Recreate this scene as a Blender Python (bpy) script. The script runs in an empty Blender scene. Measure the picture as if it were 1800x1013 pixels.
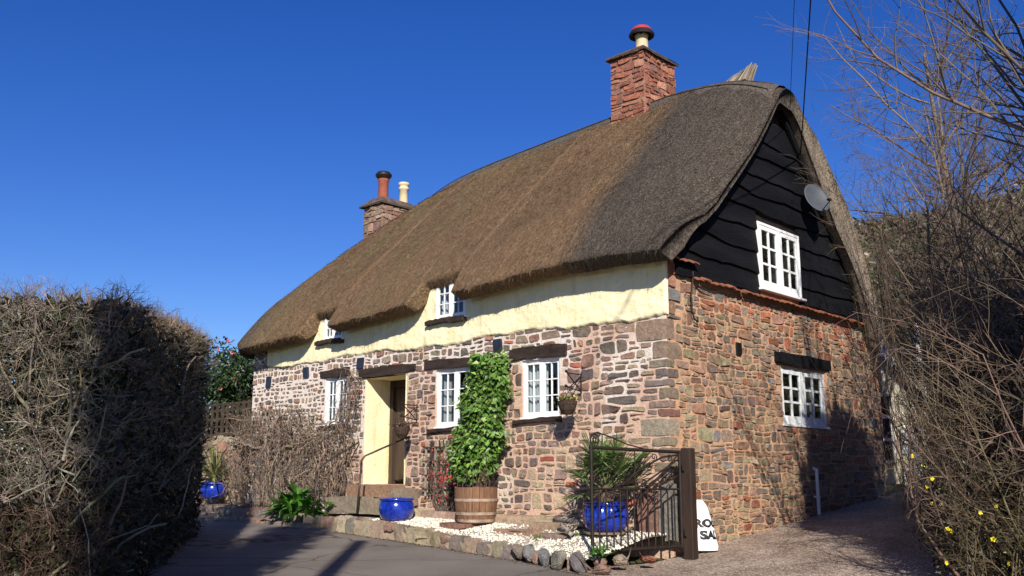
import bpy, bmesh, math, random
import numpy as np
from mathutils import Vector, Matrix, noise as mnoise
random.seed(7); rng = np.random.default_rng(7)
R_ = math.radians
scene = bpy.context.scene
col = scene.collection

# ---------------------------------------------------------------- camera
CAM = Vector((7.158, -10.724, 0.9)); YAW = R_(132.9); PIT = R_(11.13)
cd = bpy.data.cameras.new('camera'); cam = bpy.data.objects.new('camera', cd); col.objects.link(cam)
fwd = Vector((math.cos(PIT)*math.cos(YAW), math.cos(PIT)*math.sin(YAW), math.sin(PIT)))
cam.location = CAM; cam.rotation_euler = fwd.to_track_quat('-Z', 'Y').to_euler()
cd.sensor_width = 36; cd.lens = 36*1700/1800; cd.clip_start = .05; cd.clip_end = 3000
scene.camera = cam

# ---------------------------------------------------------------- sky and sun
SUN_EL = R_(32); SH = Vector((.715, -.70)).normalized()
SUNV = Vector((SH.x*math.cos(SUN_EL), SH.y*math.cos(SUN_EL), math.sin(SUN_EL)))
w = bpy.data.worlds.new('World'); scene.world = w; w.use_nodes = True
wn = w.node_tree.nodes; wl = w.node_tree.links
sky = wn.new('ShaderNodeTexSky'); sky.sky_type = 'NISHITA'; sky.sun_disc = False
sky.sun_elevation = SUN_EL; sky.sun_rotation = math.atan2(SH.x, SH.y)
sky.air_density = 1.0; sky.dust_density = 0.25; sky.ozone_density = 5.0; sky.altitude = 200
bg = wn['Background']; bg.inputs['Strength'].default_value = 0.085
hs = wn.new('ShaderNodeHueSaturation'); hs.inputs['Saturation'].default_value = 1.28; hs.inputs['Hue'].default_value = .522; hs.inputs['Value'].default_value = 1.0
wl.new(sky.outputs['Color'], hs.inputs['Color']); wl.new(hs.outputs['Color'], bg.inputs['Color'])
sd = bpy.data.lights.new('sun', 'SUN'); sd.energy = 5.0; sd.angle = R_(.5); sd.color = (1, .93, .82)
so = bpy.data.objects.new('sun', sd); col.objects.link(so); so.rotation_euler = SUNV.to_track_quat('Z', 'Y').to_euler()
so.location = (6, -12, 20)
scene.view_settings.view_transform = 'Standard'; scene.view_settings.look = 'None'
scene.view_settings.exposure = 0.5; scene.view_settings.gamma = 1; scene.view_settings.use_curve_mapping = False
scene.cycles.max_bounces = 6; scene.cycles.transparent_max_bounces = 12

# ---------------------------------------------------------------- materials
MATS = {}
def nodes(name):
    m = bpy.data.materials.new(name); m.use_nodes = True
    nt = m.node_tree; b = nt.nodes['Principled BSDF']
    MATS[name] = m
    return m, nt, b
def N(nt, t, **kw):
    n = nt.nodes.new(t)
    for k, v in kw.items():
        if k.startswith('i_'): n.inputs[k[2:].replace('_', ' ')].default_value = v
        else: setattr(n, k, v)
    return n
def ramp(nt, fac, stops):
    r = nt.nodes.new('ShaderNodeValToRGB'); e = r.color_ramp.elements
    while len(e) < len(stops): e.new(.5)
    for el, (p, c) in zip(e, stops):
        el.position = p; el.color = (*c, 1)
    nt.links.new(fac, r.inputs['Fac']); return r.outputs['Color']
def noise(nt, vec, scale, detail=4, rough=.6):
    n = N(nt, 'ShaderNodeTexNoise'); n.inputs['Scale'].default_value = scale
    n.inputs['Detail'].default_value = detail; n.inputs['Roughness'].default_value = rough
    if vec is not None: nt.links.new(vec, n.inputs['Vector'])
    return n.outputs['Fac']
def mapping(nt, src, scale):
    m = N(nt, 'ShaderNodeMapping'); m.inputs['Scale'].default_value = scale
    nt.links.new(src, m.inputs['Vector']); return m.outputs['Vector']
def bump(nt, b, h, strength, dist):
    n = N(nt, 'ShaderNodeBump'); n.inputs['Strength'].default_value = strength; n.inputs['Distance'].default_value = dist
    nt.links.new(h, n.inputs['Height']); nt.links.new(n.outputs['Normal'], b.inputs['Normal']); return n
def mix(nt, a, b_, fac, mode='MIX'):
    n = N(nt, 'ShaderNodeMix', data_type='RGBA', blend_type=mode)
    if isinstance(fac, (int, float)): n.inputs[0].default_value = fac
    else: nt.links.new(fac, n.inputs[0])
    for i, v in ((6, a), (7, b_)):
        if isinstance(v, tuple): n.inputs[i].default_value = (*v, 1)
        else: nt.links.new(v, n.inputs[i])
    return n.outputs[2]
def math_(nt, op, a, b_=None):
    n = N(nt, 'ShaderNodeMath', operation=op)
    for i, v in ((0, a), (1, b_)):
        if v is None: continue
        if isinstance(v, (int, float)): n.inputs[i].default_value = v
        else: nt.links.new(v, n.inputs[i])
    return n.outputs[0]
def tex(nt): return N(nt, 'ShaderNodeTexCoord').outputs['Object']
def geo(nt): return N(nt, 'ShaderNodeNewGeometry').outputs['Position']

def simple(name, c1, c2, scale=8, rough=.8, bs=.3, bd=.01, bscale=None, spec=.3, metal=0, stretch=(1, 1, 1)):
    m, nt, b = nodes(name); v = mapping(nt, geo(nt), stretch)
    f = noise(nt, v, scale)
    nt.links.new(ramp(nt, f, [(.3, c1), (.7, c2)]), b.inputs['Base Color'])
    b.inputs['Roughness'].default_value = rough; b.inputs['Specular IOR Level'].default_value = spec; b.inputs['Metallic'].default_value = metal
    if bs: bump(nt, b, noise(nt, v, bscale or scale*3, 5), bs, bd)
    return m
def attrmat(name, rough=.85, scale=14, var=.45, bs=.5, bd=.02, spec=.25, bscale=40, sub=None):
    """base colour from the per-piece 'col' attribute, with grain"""
    m, nt, b = nodes(name); a = N(nt, 'ShaderNodeAttribute', attribute_name='col')
    p = geo(nt); f = noise(nt, p, scale, 5, .65)
    g = ramp(nt, f, [(.25, (1-var,)*3), (.75, (1+var*.7,)*3)])
    nt.links.new(mix(nt, a.outputs['Color'], g, 1.0, 'MULTIPLY'), b.inputs['Base Color'])
    b.inputs['Roughness'].default_value = rough; b.inputs['Specular IOR Level'].default_value = spec
    if bs: bump(nt, b, noise(nt, p, bscale, 6, .7), bs, bd)
    return m
attrmat('stone', bs=.8, bd=.03, bscale=28)
attrmat('twig', scale=20, var=.3, bs=0)
attrmat('straw', scale=6, var=.3, bs=0, spec=.1)
m = attrmat('leaf', rough=.45, scale=6, var=.25, bs=0, spec=.4)
# thin leaves let some light through
nt = m.node_tree; b = nt.nodes['Principled BSDF']
b.inputs['Transmission Weight'].default_value = 0
m = attrmat('petal', rough=.6, scale=6, var=.1, bs=0)

# mortar for the front: white lime patches over pink
m, nt, b = nodes('mortar_front'); p = geo(nt)
s = N(nt, 'ShaderNodeSeparateXYZ'); nt.links.new(p, s.inputs[0])
f = noise(nt, p, .9, 3, .55)
lft = math_(nt, 'MULTIPLY', math_(nt, 'SUBTRACT', -6.4, s.outputs['X']), .22)      # more limewash to the west
up_ = math_(nt, 'MULTIPLY', math_(nt, 'SUBTRACT', s.outputs['Z'], 1.7), .10)
ff = math_(nt, 'ADD', math_(nt, 'ADD', f, math_(nt, 'MAXIMUM', lft, -.06)), up_)
c = ramp(nt, ff, [(.46, (.62, .42, .31)), (.56, (.74, .65, .57))])
c = mix(nt, c, ramp(nt, noise(nt, p, 22, 5), [(.3, (.72, .72, .72)), (.7, (1.1, 1.1, 1.1))]), 1.0, 'MULTIPLY')
nt.links.new(c, b.inputs['Base Color']); b.inputs['Roughness'].default_value = .95
bump(nt, b, noise(nt, p, 35, 6, .7), .8, .025)
# gable mortar: orange pink
m = simple('mortar_gable', (.42, .23, .135), (.57, .355, .23), 3, .95, .8, .02, 35)
m = simple('mortar_chimney', (.24, .12, .08), (.34, .19, .13), 5, .95, .8, .02, 35)
m = simple('mortar_garden', (.33, .25, .18), (.45, .36, .27), 5, .95, .8, .02, 35)
# yellow limewash
m, nt, b = nodes('plaster'); p = geo(nt)
c = ramp(nt, noise(nt, p, 3, 6, .7), [(.3, (.83, .72, .44)), (.7, (.90, .81, .55))])
c = mix(nt, c, ramp(nt, noise(nt, p, 26, 3), [(.2, (.86, .82, .7)), (.4, (1, 1, 1))]), .6, 'MULTIPLY')
c = mix(nt, c, ramp(nt, noise(nt, mapping(nt, p, (5, 5, .7)), 1, 5, .7), [(.28, (.80, .74, .62)), (.48, (1, 1, 1))]), .8, 'MULTIPLY')
nt.links.new(c, b.inputs['Base Color']); b.inputs['Roughness'].default_value = .9; b.inputs['Specular IOR Level'].default_value = .15
bump(nt, b, noise(nt, p, 16, 7, .72), .55, .04)
# thatch (uv = metres along the house, metres down the slope)
def thatch_mat(name, kind):
    m, nt, b = nodes(name); uv = N(nt, 'ShaderNodeUVMap', uv_map='st').outputs['UV']
    p = geo(nt)
    st = noise(nt, mapping(nt, p, (22, 4, 4)), 1, 4, .7)
    s1 = noise(nt, mapping(nt, p, (46, 24, 24)), 1, 3, .8)
    s2 = noise(nt, mapping(nt, p, (12, 3.5, 3.5)), 1, 4, .7)
    sp = math_(nt, 'ADD', math_(nt, 'MULTIPLY', s1, .78), math_(nt, 'MULTIPLY', s2, .22))
    big = noise(nt, mapping(nt, uv, (.9, .35, 1)), 1, 4, .6)
    brown = ramp(nt, sp, [(.33, (.066, .041, .024)), (.5, (.188, .122, .072)), (.68, (.34, .24, .152))])
    brown = mix(nt, brown, ramp(nt, big, [(.3, (.84, .82, .81)), (.5, (1, 1, 1)), (.72, (1.14, 1.07, 1.0))]), 1.0, 'MULTIPLY')
    moss = ramp(nt, sp, [(.33, (.065, .052, .025)), (.5, (.185, .148, .074)), (.68, (.33, .275, .16))])
    mossf = ramp(nt, noise(nt, mapping(nt, uv, (.8, .16, 1)), 1, 5, .65), [(.48, (0, 0, 0)), (.66, (.75, .75, .75))])
    sx = N(nt, 'ShaderNodeSeparateXYZ'); nt.links.new(p, sx.inputs[0])
    west = ramp(nt, math_(nt, 'MULTIPLY', sx.outputs['X'], -.1), [(.32, (0, 0, 0)), (.55, (1, 1, 1))])
    mossf = mix(nt, mossf, west, 1.0, 'MULTIPLY')
    brown = mix(nt, brown, moss, mossf)
    grey = ramp(nt, sp, [(.34, (.024, .019, .015)), (.5, (.078, .064, .052)), (.68, (.20, .17, .14))])
    if kind == 'main':
        # the newer coat at the gable end is a cooler grey straw
        wob = math_(nt, 'MULTIPLY', math_(nt, 'SUBTRACT', noise(nt, p, 3.0, 4), .5), .35)
        e = math_(nt, 'ADD', math_(nt, 'ADD', sx.outputs['X'], math_(nt, 'MULTIPLY', sx.outputs['Y'], .10)), wob)
        g = ramp(nt, math_(nt, 'ADD', math_(nt, 'MULTIPLY', e, 1.0), 1.55), [(.0, (0, 0, 0)), (.42, (1, 1, 1))])
        lg = ramp(nt, math_(nt, 'ADD', math_(nt, 'MULTIPLY', sx.outputs['X'], -1.0), -9.0), [(.1, (0, 0, 0)), (.9, (.8, .8, .8))])
        c = mix(nt, mix(nt, brown, grey, g), grey, lg)
        # back slope: straw colour paled to stand for sunlight on the verge
        bk = ramp(nt, math_(nt, 'SUBTRACT', sx.outputs['Y'], 3.45), [(.1, (0, 0, 0)), (.5, (1, 1, 1))])
        c = mix(nt, c, ramp(nt, sp, [(.34, (.10, .075, .055)), (.5, (.30, .24, .18)), (.68, (.50, .42, .33))]), bk)
    else:
        c = ramp(nt, sp, [(.33, (.045, .037, .030)), (.5, (.12, .102, .086)), (.7, (.23, .20, .175))])
    nt.links.new(c, b.inputs['Base Color']); b.inputs['Roughness'].default_value = 1; b.inputs['Specular IOR Level'].default_value = .05
    h = math_(nt, 'ADD', math_(nt, 'MULTIPLY', st, .6), sp)
    bump(nt, b, h, 1.0, .06)
    return m
thatch_mat('thatch', 'main'); thatch_mat('ridge_straw', 'ridge')
simple('black_board', (.003, .003, .004), (.010, .0105, .013), 2.2, .7, .7, .02, 30, .12, stretch=(1, .25, 1.5))
simple('beam', (.018, .011, .008), (.05, .032, .024), 9, .7, .8, .015, 40, .3, stretch=(.3, 1, 1))
simple('dark_paint', (.012, .008, .007), (.026, .018, .014), 12, .5, .2, .004, 40, .4)
simple('post_wood', (.022, .013, .009), (.045, .028, .02), 9, .6, .5, .008, 30, .35, stretch=(1, 1, .2))
simple('door_wood', (.035, .023, .016), (.075, .050, .034), 7, .6, .4, .006, 30, .35, stretch=(1, 1, .15))
simple('white_paint', (.76, .76, .75), (.84, .84, .83), 6, .45, .15, .003, 30, .4)
simple('old_white', (.55, .58, .60), (.80, .81, .82), 9, .55, .4, .004, 40, .35)
simple('cream_wall', (.62, .58, .44), (.74, .70, .55), 4, .85, .3, .01, 20)
simple('slate', (.010, .013, .025), (.020, .025, .045), 8, .35, .3, .004, 30, .5)
simple('clay_tile', (.16, .055, .030), (.30, .12, .07), 9, .85, .5, .006, 30)
m, nt, b = nodes('asphalt'); p = geo(nt)
c = ramp(nt, noise(nt, p, .7, 5, .6), [(.3, (.150, .130, .114)), (.7, (.225, .198, .176))])
c = mix(nt, c, ramp(nt, noise(nt, p, 150, 2, .7), [(.3, (.55, .55, .55)), (.55, (1, 1, 1)), (.72, (1.6, 1.55, 1.5))]), 1.0, 'MULTIPLY')
vo = N(nt, 'ShaderNodeTexVoronoi', feature='DISTANCE_TO_EDGE'); vo.inputs['Scale'].default_value = .55
nv = N(nt, 'ShaderNodeTexNoise'); nv.inputs['Scale'].default_value = 2.5; nt.links.new(p, nv.inputs['Vector'])
nt.links.new(mix(nt, p, nv.outputs['Color'], .22), vo.inputs['Vector'])
c = mix(nt, c, ramp(nt, vo.outputs['Distance'], [(.003, (.45, .43, .4)), (.010, (1, 1, 1))]), 1.0, 'MULTIPLY')
nt.links.new(c, b.inputs['Base Color']); b.inputs['Roughness'].default_value = .92; b.inputs['Specular IOR Level'].default_value = .2
bump(nt, b, noise(nt, p, 120, 4, .7), .8, .012)
simple('soil', (.035, .024, .016), (.085, .06, .04), 6, .95, .8, .03, 30)
simple('grass_ground', (.03, .04, .014), (.075, .075, .03), 1.5, .95, .8, .05, 18)
simple('paving', (.16, .12, .085), (.30, .235, .17), 3, .9, .7, .02, 24)
simple('step_stone', (.17, .12, .085), (.30, .215, .15), 4, .9, .7, .02, 26)
simple('white_gravel_base', (.30, .27, .22), (.62, .58, .50), 40, .9, 1, .03, 60)
m, nt, b = nodes('drive_gravel'); p = geo(nt)
v = N(nt, 'ShaderNodeTexVoronoi'); v.inputs['Scale'].default_value = 48; nt.links.new(p, v.inputs['Vector'])
c = ramp(nt, N(nt, 'ShaderNodeSeparateColor').outputs[0], [(0, (0, 0, 0)), (1, (1, 1, 1))])
sc_ = N(nt, 'ShaderNodeSeparateColor'); nt.links.new(v.outputs['Color'], sc_.inputs[0])
c = ramp(nt, sc_.outputs[0], [(0, (.19, .135, .10)), (.5, (.34, .262, .205)), (1, (.57, .49, .42))])
c = mix(nt, c, ramp(nt, noise(nt, p, 1.2, 4), [(.35, (.62, .55, .5)), (.6, (1.05, 1.02, 1))]), 1.0, 'MULTIPLY')
nt.links.new(c, b.inputs['Base Color']); b.inputs['Roughness'].default_value = .9
bump(nt, b, math_(nt, 'MULTIPLY', v.outputs['Distance'], -1), 1, .02)
# glazed pot
m, nt, b = nodes('blue_glaze'); p = tex(nt)
c = ramp(nt, noise(nt, mapping(nt, p, (3, 3, .8)), 4, 4), [(.3, (.004, .012, .16)), (.7, (.012, .045, .42))])
nt.links.new(c, b.inputs['Base Color']); b.inputs['Roughness'].default_value = .18; b.inputs['Coat Weight'].default_value = .6; b.inputs['Coat Roughness'].default_value = .08
bump(nt, b, noise(nt, p, 9, 3), .12, .01)
simple('barrel_wood', (.11, .055, .03), (.26, .145, .085), 8, .85, .8, .01, 26, .2, stretch=(6, 6, .4))
simple('barrel_hoop', (.20, .13, .09), (.42, .34, .27), 9, .7, .4, .004, 30, .3)
simple('iron', (.008, .005, .004), (.022, .013, .010), 14, .6, .3, .003, 50, .3)
simple('rail_iron', (.014, .011, .010), (.05, .035, .028), 20, .5, .3, .003, 60, .5)
simple('terracotta', (.24, .065, .035), (.34, .11, .065), 6, .8, .3, .006, 30)
simple('buff_clay', (.52, .42, .26), (.66, .55, .36), 6, .8, .3, .006, 30)
simple('cowl_red', (.34, .028, .025), (.42, .05, .04), 6, .5, .1, .003)
simple('cowl_dark', (.010, .008, .010), (.03, .018, .018), 6, .5, .1, .003)
simple('cap_slab', (.05, .035, .03), (.16, .115, .09), 7, .95, .9, .02, 30)
simple('dish_grey', (.045, .052, .062), (.07, .078, .09), 5, .55, .1, .002)
simple('cable', (.008, .008, .009), (.014, .014, .015), 5, .6, 0)
simple('pipe_white', (.62, .64, .66), (.72, .73, .75), 8, .5, .1, .002)
simple('basket_wicker', (.030, .019, .013), (.085, .052, .035), 30, .9, 1, .02, 60)
simple('pole_wood', (.07, .05, .035), (.13, .10, .075), 6, .9, .5, .01, 20, stretch=(3, 3, .3))
simple('fence_wood', (.035, .024, .017), (.075, .052, .037), 8, .9, .6, .008, 30)
simple('driftwood', (.20, .17, .14), (.42, .37, .32), 10, .9, .8, .01, 30)
simple('curtain_white', (.68, .67, .66), (.78, .77, .76), 6, .9, .2, .01, 12)
simple('curtain_grey', (.42, .39, .37), (.52, .49, .46), 6, .9, .2, .01, 12)
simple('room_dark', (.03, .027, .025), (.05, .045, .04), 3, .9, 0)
simple('roof_slate', (.07, .075, .085), (.12, .125, .135), 7, .7, .4, .01, 20)
simple('bag_plastic', (.76, .77, .78), (.85, .86, .87), 4, .4, .5, .012, 9, .4)
simple('ink', (.010, .010, .012), (.016, .016, .018), 5, .6, 0)
# window glass: mostly see-through, mirror at the fresnel share
m = bpy.data.materials.new('glass'); m.use_nodes = True; MATS['glass'] = m; nt = m.node_tree
for n_ in list(nt.nodes): nt.nodes.remove(n_)
o_ = N(nt, 'ShaderNodeOutputMaterial'); g_ = N(nt, 'ShaderNodeBsdfGlossy'); g_.inputs['Roughness'].default_value = .02
t_ = N(nt, 'ShaderNodeBsdfTransparent'); t_.inputs['Color'].default_value = (.82, .86, .88, 1)
fr_l = N(nt, 'ShaderNodeLayerWeight'); fr_l.inputs['Blend'].default_value = .5
fr_m = math_(nt, 'ADD', math_(nt, 'MULTIPLY', math_(nt, 'POWER', fr_l.outputs['Facing'], 3.0), .55), .06); mx = N(nt, 'ShaderNodeMixShader')
nt.links.new(fr_m, mx.inputs[0]); nt.links.new(t_.outputs[0], mx.inputs[1]); nt.links.new(g_.outputs[0], mx.inputs[2]); nt.links.new(mx.outputs[0], o_.inputs[0])

# ---------------------------------------------------------------- helpers
def link(o, parent=None):
    col.objects.link(o)
    if parent is not None: o.parent = parent
    return o
def tag(o, label=None, cat=None, group=None, kind=None):
    if label: o['label'] = label
    if cat: o['category'] = cat
    if group: o['group'] = group
    if kind: o['kind'] = kind
    return o
def thing(name, label, cat, group=None, loc=(0, 0, 0)):
    o = bpy.data.objects.new(name, None); o.empty_display_size = .1; o.location = loc
    return tag(link(o), label, cat, group)
def place(o, world):
    """attach under its parent keeping world-space vertices (things sit at loc, unrotated)"""
    p = o.parent
    off = Vector((0, 0, 0))
    while p is not None: off += p.location; p = p.parent
    o.location = -off
    return o
class MB:
    """mesh builder: verts, faces, optional colour per vertex"""
    def __init__(s): s.v = []; s.f = []; s.c = []
    def add(s, vs, fs, c=None):
        k = len(s.v); s.v.extend(tuple(x) for x in vs); s.f.extend(tuple(i+k for i in f) for f in fs)
        if c is not None: s.c.extend([c]*len(vs))
    def box(s, x0, x1, y0, y1, z0, z1, c=None):
        s.add([(x0, y0, z0), (x1, y0, z0), (x1, y1, z0), (x0, y1, z0), (x0, y0, z1), (x1, y0, z1), (x1, y1, z1), (x0, y1, z1)],
              [(0, 3, 2, 1), (4, 5, 6, 7), (0, 1, 5, 4), (1, 2, 6, 5), (2, 3, 7, 6), (3, 0, 4, 7)], c)
    def tube(s, pts, r, n=6, c=None, cap=True):
        pts = [Vector(p) for p in pts]; rs = r if isinstance(r, (list, tuple)) else [r]*len(pts)
        vs = []; fs = []; u = None
        for i, p in enumerate(pts):
            t = (pts[min(i+1, len(pts)-1)]-pts[max(i-1, 0)])
            t = t.normalized() if t.length > 1e-9 else Vector((0, 0, 1))
            if u is None: u = t.orthogonal().normalized()
            u = (u-t*u.dot(t)); u = u.normalized() if u.length > 1e-6 else t.orthogonal().normalized()
            w_ = t.cross(u)
            for k in range(n):
                a = 2*math.pi*k/n; vs.append(p+(u*math.cos(a)+w_*math.sin(a))*rs[i])
        for i in range(len(pts)-1):
            for k in range(n):
                a = i*n+k; b_ = i*n+(k+1) % n; fs.append((a, b_, b_+n, a+n))
        if cap: fs.append(tuple(range(n-1, -1, -1))); fs.append(tuple((len(pts)-1)*n+k for k in range(n)))
        s.add(vs, fs, c)
    def lathe(s, prof, n=32, cx=0, cy=0, c=None, wob=0):
        vs = []; fs = []
        for r, z in prof:
            for k in range(n):
                a = 2*math.pi*k/n; vs.append((cx+r*math.cos(a), cy+r*math.sin(a), z))
        for i in range(len(prof)-1):
            for k in range(n):
                a = i*n+k; b_ = i*n+(k+1) % n; fs.append((a, b_, b_+n, a+n))
        s.add(vs, fs, c)
    def mesh(s, name):
        me = bpy.data.meshes.new(name); me.from_pydata(s.v, [], s.f)
        if s.c and len(s.c) == len(s.v):
            a = me.attributes.new('col', 'FLOAT_COLOR', 'POINT')
            a.data.foreach_set('color', np.c_[np.array(s.c, dtype=np.float32), np.ones(len(s.c), np.float32)].ravel())
        me.update(); return me
    def build(s, name, mat, parent=None, smooth=False, bevel=0):
        me = s.mesh(name); me.materials.append(MATS[mat])
        if smooth: me.polygons.foreach_set('use_smooth', [True]*len(me.polygons))
        o = link(bpy.data.objects.new(name, me), parent); place(o, True)
        if bevel:
            md = o.modifiers.new('bevel', 'BEVEL'); md.width = bevel; md.segments = 2; md.limit_method = 'ANGLE'
        return o
def big_mesh(name, V, F, mat, parent=None, C=None, smooth=False):
    """numpy verts (n,3), faces (m,k) of one size"""
    me = bpy.data.meshes.new(name); k = F.shape[1]
    me.vertices.add(len(V)); me.vertices.foreach_set('co', V.astype(np.float32).ravel())
    me.loops.add(F.size); me.loops.foreach_set('vertex_index', F.astype(np.int32).ravel())
    me.polygons.add(len(F)); me.polygons.foreach_set('loop_start', np.arange(0, F.size, k, dtype=np.int32))
    if smooth: me.polygons.foreach_set('use_smooth', np.ones(len(F), bool))
    if C is not None:
        a = me.attributes.new('col', 'FLOAT_COLOR', 'POINT')
        a.data.foreach_set('color', np.c_[C, np.ones(len(C))].astype(np.float32).ravel())
    me.update(calc_edges=True); me.validate()
    me.materials.append(MATS[mat])
    o = link(bpy.data.objects.new(name, me), parent); place(o, True); return o
def tubes_np(P, Rad, C, n=3):
    """P (T,K,3) polylines, Rad (T,K), C (T,3) -> V,F,Col for thin n-sided tubes"""
    T, K, _ = P.shape
    t = np.gradient(P, axis=1); t /= np.linalg.norm(t, axis=2, keepdims=True)+1e-9
    ref = np.where(np.abs(t[..., 2:3]) > .9, np.array([1., 0, 0]), np.array([0, 0, 1.]))
    u = np.cross(t, ref); u /= np.linalg.norm(u, axis=2, keepdims=True)+1e-9; w_ = np.cross(t, u)
    a = np.arange(n)*2*np.pi/n
    V = P[:, :, None, :]+Rad[:, :, None, None]*(u[:, :, None, :]*np.cos(a)[None, None, :, None]+w_[:, :, None, :]*np.sin(a)[None, None, :, None])
    idx = np.arange(T*K*n).reshape(T, K, n)
    A = idx[:, :-1, :]; B = np.roll(A, -1, axis=2); D = idx[:, 1:, :]; E_ = np.roll(D, -1, axis=2)
    F = np.stack([A, B, E_, D], -1).reshape(-1, 4)
    return V.reshape(-1, 3), F, np.repeat(C, K*n, axis=0)
def leaves_np(P, D, Nn, L, W, C):
    """leaf cards folded on the midrib: P base (n,3), D direction, Nn normal, L, W -> V (n*6), F quads"""
    D = D/(np.linalg.norm(D, axis=1, keepdims=True)+1e-9)
    S = np.cross(D, Nn); S /= np.linalg.norm(S, axis=1, keepdims=True)+1e-9
    U = np.cross(S, D)
    L = L[:, None]; W = W[:, None]
    m1 = P+D*L*.4+S*W*.5+U*W*.14; m2 = P+D*L*.4-S*W*.5+U*W*.14
    mid = P+D*L*.45-U*W*.05; tip = P+D*L-U*L*.12
    V = np.stack([P, m1, tip, m2, mid], 1).reshape(-1, 3)
    k = np.arange(len(P))*5
    F = np.concatenate([np.stack([k, k+1, k+2, k+4], 1), np.stack([k, k+4, k+2, k+3], 1)])
    return V, F, np.repeat(C, 5, axis=0)
def merge(parts):
    Vs, Fs, Cs = [], [], []; k = 0
    for V, F, C in parts: Vs.append(V); Fs.append(F+k); Cs.append(C); k += len(V)
    return np.concatenate(Vs), np.concatenate(Fs), np.concatenate(Cs)
def jit(c, n, a=.25):
    return np.clip(np.array(c)[None, :]*(1+a*rng.standard_normal((n, 1)))*(1+.06*rng.standard_normal((n, 3))), .003, .95)

def fork(P0, d0, L, R0, C, kids=(3, 3), K=5, wob=.12, up=.0, spread=.6, n0=4, seed=1, ratio=(.35, .65), rmin=.0016):
    """vectorised forking twigs: returns (V,F,C) tubes of all orders"""
    r = np.random.default_rng(seed); out = []
    def grow(P0, d0, L):
        n = len(P0); P = np.zeros((n, K, 3)); P[:, 0] = P0; d = d0/(np.linalg.norm(d0, axis=1, keepdims=True)+1e-9)
        for k in range(1, K):
            d = d+r.normal(0, wob, (n, 3))+np.array([0, 0, up]); d /= np.linalg.norm(d, axis=1, keepdims=True); P[:, k] = P[:, k-1]+d*(L/(K-1))[:, None]
        return P
    P = grow(P0, d0, L); Rd = np.linspace(1, .45, K)[None]*R0[:, None]; out.append((P, Rd, C, n0))
    for k in kids:
        i = np.repeat(np.arange(len(P)), k); tt = r.uniform(.2, 1, len(i))*(K-1.01); a = tt.astype(int); f = (tt-a)[:, None]
        S = P[i, a]*(1-f)+P[i, a+1]*f; par = P[i, a+1]-P[i, a]; par /= np.linalg.norm(par, axis=1, keepdims=True)+1e-9
        az = r.normal(0, 1, (len(i), 3)); az -= par*(az*par).sum(1, keepdims=True); az /= np.linalg.norm(az, axis=1, keepdims=True)+1e-9
        L = L[i]*r.uniform(*ratio, len(i)); R1 = np.maximum(Rd[i, a]*.6, rmin); C = np.clip(C[i]*(1+.18*r.standard_normal((len(i), 1))), .01, .6)
        P = grow(S, par*(1-spread*.5)+az*spread*r.uniform(.6, 1.2, (len(i), 1)), L); Rd = np.linspace(1, .45, K)[None]*R1[:, None]; out.append((P, Rd, C, 3))
    return out

def fbm(x, y, s=1.0, o=3):
    return mnoise.fractal(Vector((x*s, y*s, .37)), 1.0, 2.0, o)
def sstep(a, b_, x):
    t = min(1, max(0, (x-a)/(b_-a))); return t*t*(3-2*t)

# ---------------------------------------------------------------- the ground
def road_z(x, y): return -.13-.036*max(-30, min(20, x))+.023*max(-25, min(25, y))
def ground_z(x, y):
    z = road_z(x, y); d = .1*min(y, 9)-.08
    return max(z, d) if y > -1.5 else z
def sheet(name, xs, ys, zf, mat, kind='structure'):
    nx, ny = len(xs), len(ys)
    V = np.array([(x, y, zf(x, y)) for y in ys for x in xs])
    i = np.arange(nx*ny).reshape(ny, nx)
    F = np.stack([i[:-1, :-1], i[:-1, 1:], i[1:, 1:], i[1:, :-1]], -1).reshape(-1, 4)
    return tag(big_mesh(name, V, F, mat, smooth=True), kind=kind)
def axis(a, b_, inner, step):
    l = [a, a*.5, a*.25, a*.12]; r = [b_*.12, b_*.25, b_*.5, b_]
    return l+list(np.arange(-inner, inner+.01, step))+r
sheet('ground', axis(-900, 900, 40, 1.0), axis(-900, 900, 40, 1.0), lambda x, y: ground_z(x, y)-.03, 'grass_ground')
def poly_sheet(name, poly, zf, mat, step=.25, jitter=0):
    """a sheet clipped to a plan polygon"""
    bm = bmesh.new(); xs = [p[0] for p in poly]; ys = [p[1] for p in poly]
    f = bm.faces.new([bm.verts.new((x, y, 0)) for x, y in poly])
    for a, lo, hi in ((0, min(xs), max(xs)), (1, min(ys), max(ys))):
        n = Vector((1, 0, 0)) if a == 0 else Vector((0, 1, 0))
        t = lo+step
        while t < hi:
            bmesh.ops.bisect_plane(bm, geom=bm.verts[:]+bm.edges[:]+bm.faces[:], plane_co=n*t, plane_no=n); t += step
    for v in bm.verts: v.co.z = zf(v.co.x, v.co.y)
    bmesh.ops.recalc_face_normals(bm, faces=bm.faces[:])
    me = bpy.data.meshes.new(name); bm.to_mesh(me); bm.free(); me.materials.append(MATS[mat])
    me.polygons.foreach_set('use_smooth', [True]*len(me.polygons))
    return tag(link(bpy.data.objects.new(name, me)), kind='structure')
poly_sheet('lane', [(-40, 7), (-40, 12), (-14, -.2), (-10.3, -.35), (-6.4, -.75), (-1.4, -1.35), (.55, -1.75), (2.0, -3.2), (9, -9), (30, -14), (30, -40), (8, -40), (3, -12), (-1.2, -6.8), (-10.4, -1.4), (-14, 0)],
           lambda x, y: road_z(x, y)-.0, 'asphalt', 1.0)
poly_sheet('gravel_drive', [(0.04, 14), (.04, -.35), (-.45, -1.8), (.6, -1.95), (2.1, -3.3), (9, -9.1), (9, 14)],
           lambda x, y: ground_z(x, y)+.006, 'drive_gravel', .5)
def bed_z(x): return .20-.022*x

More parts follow.
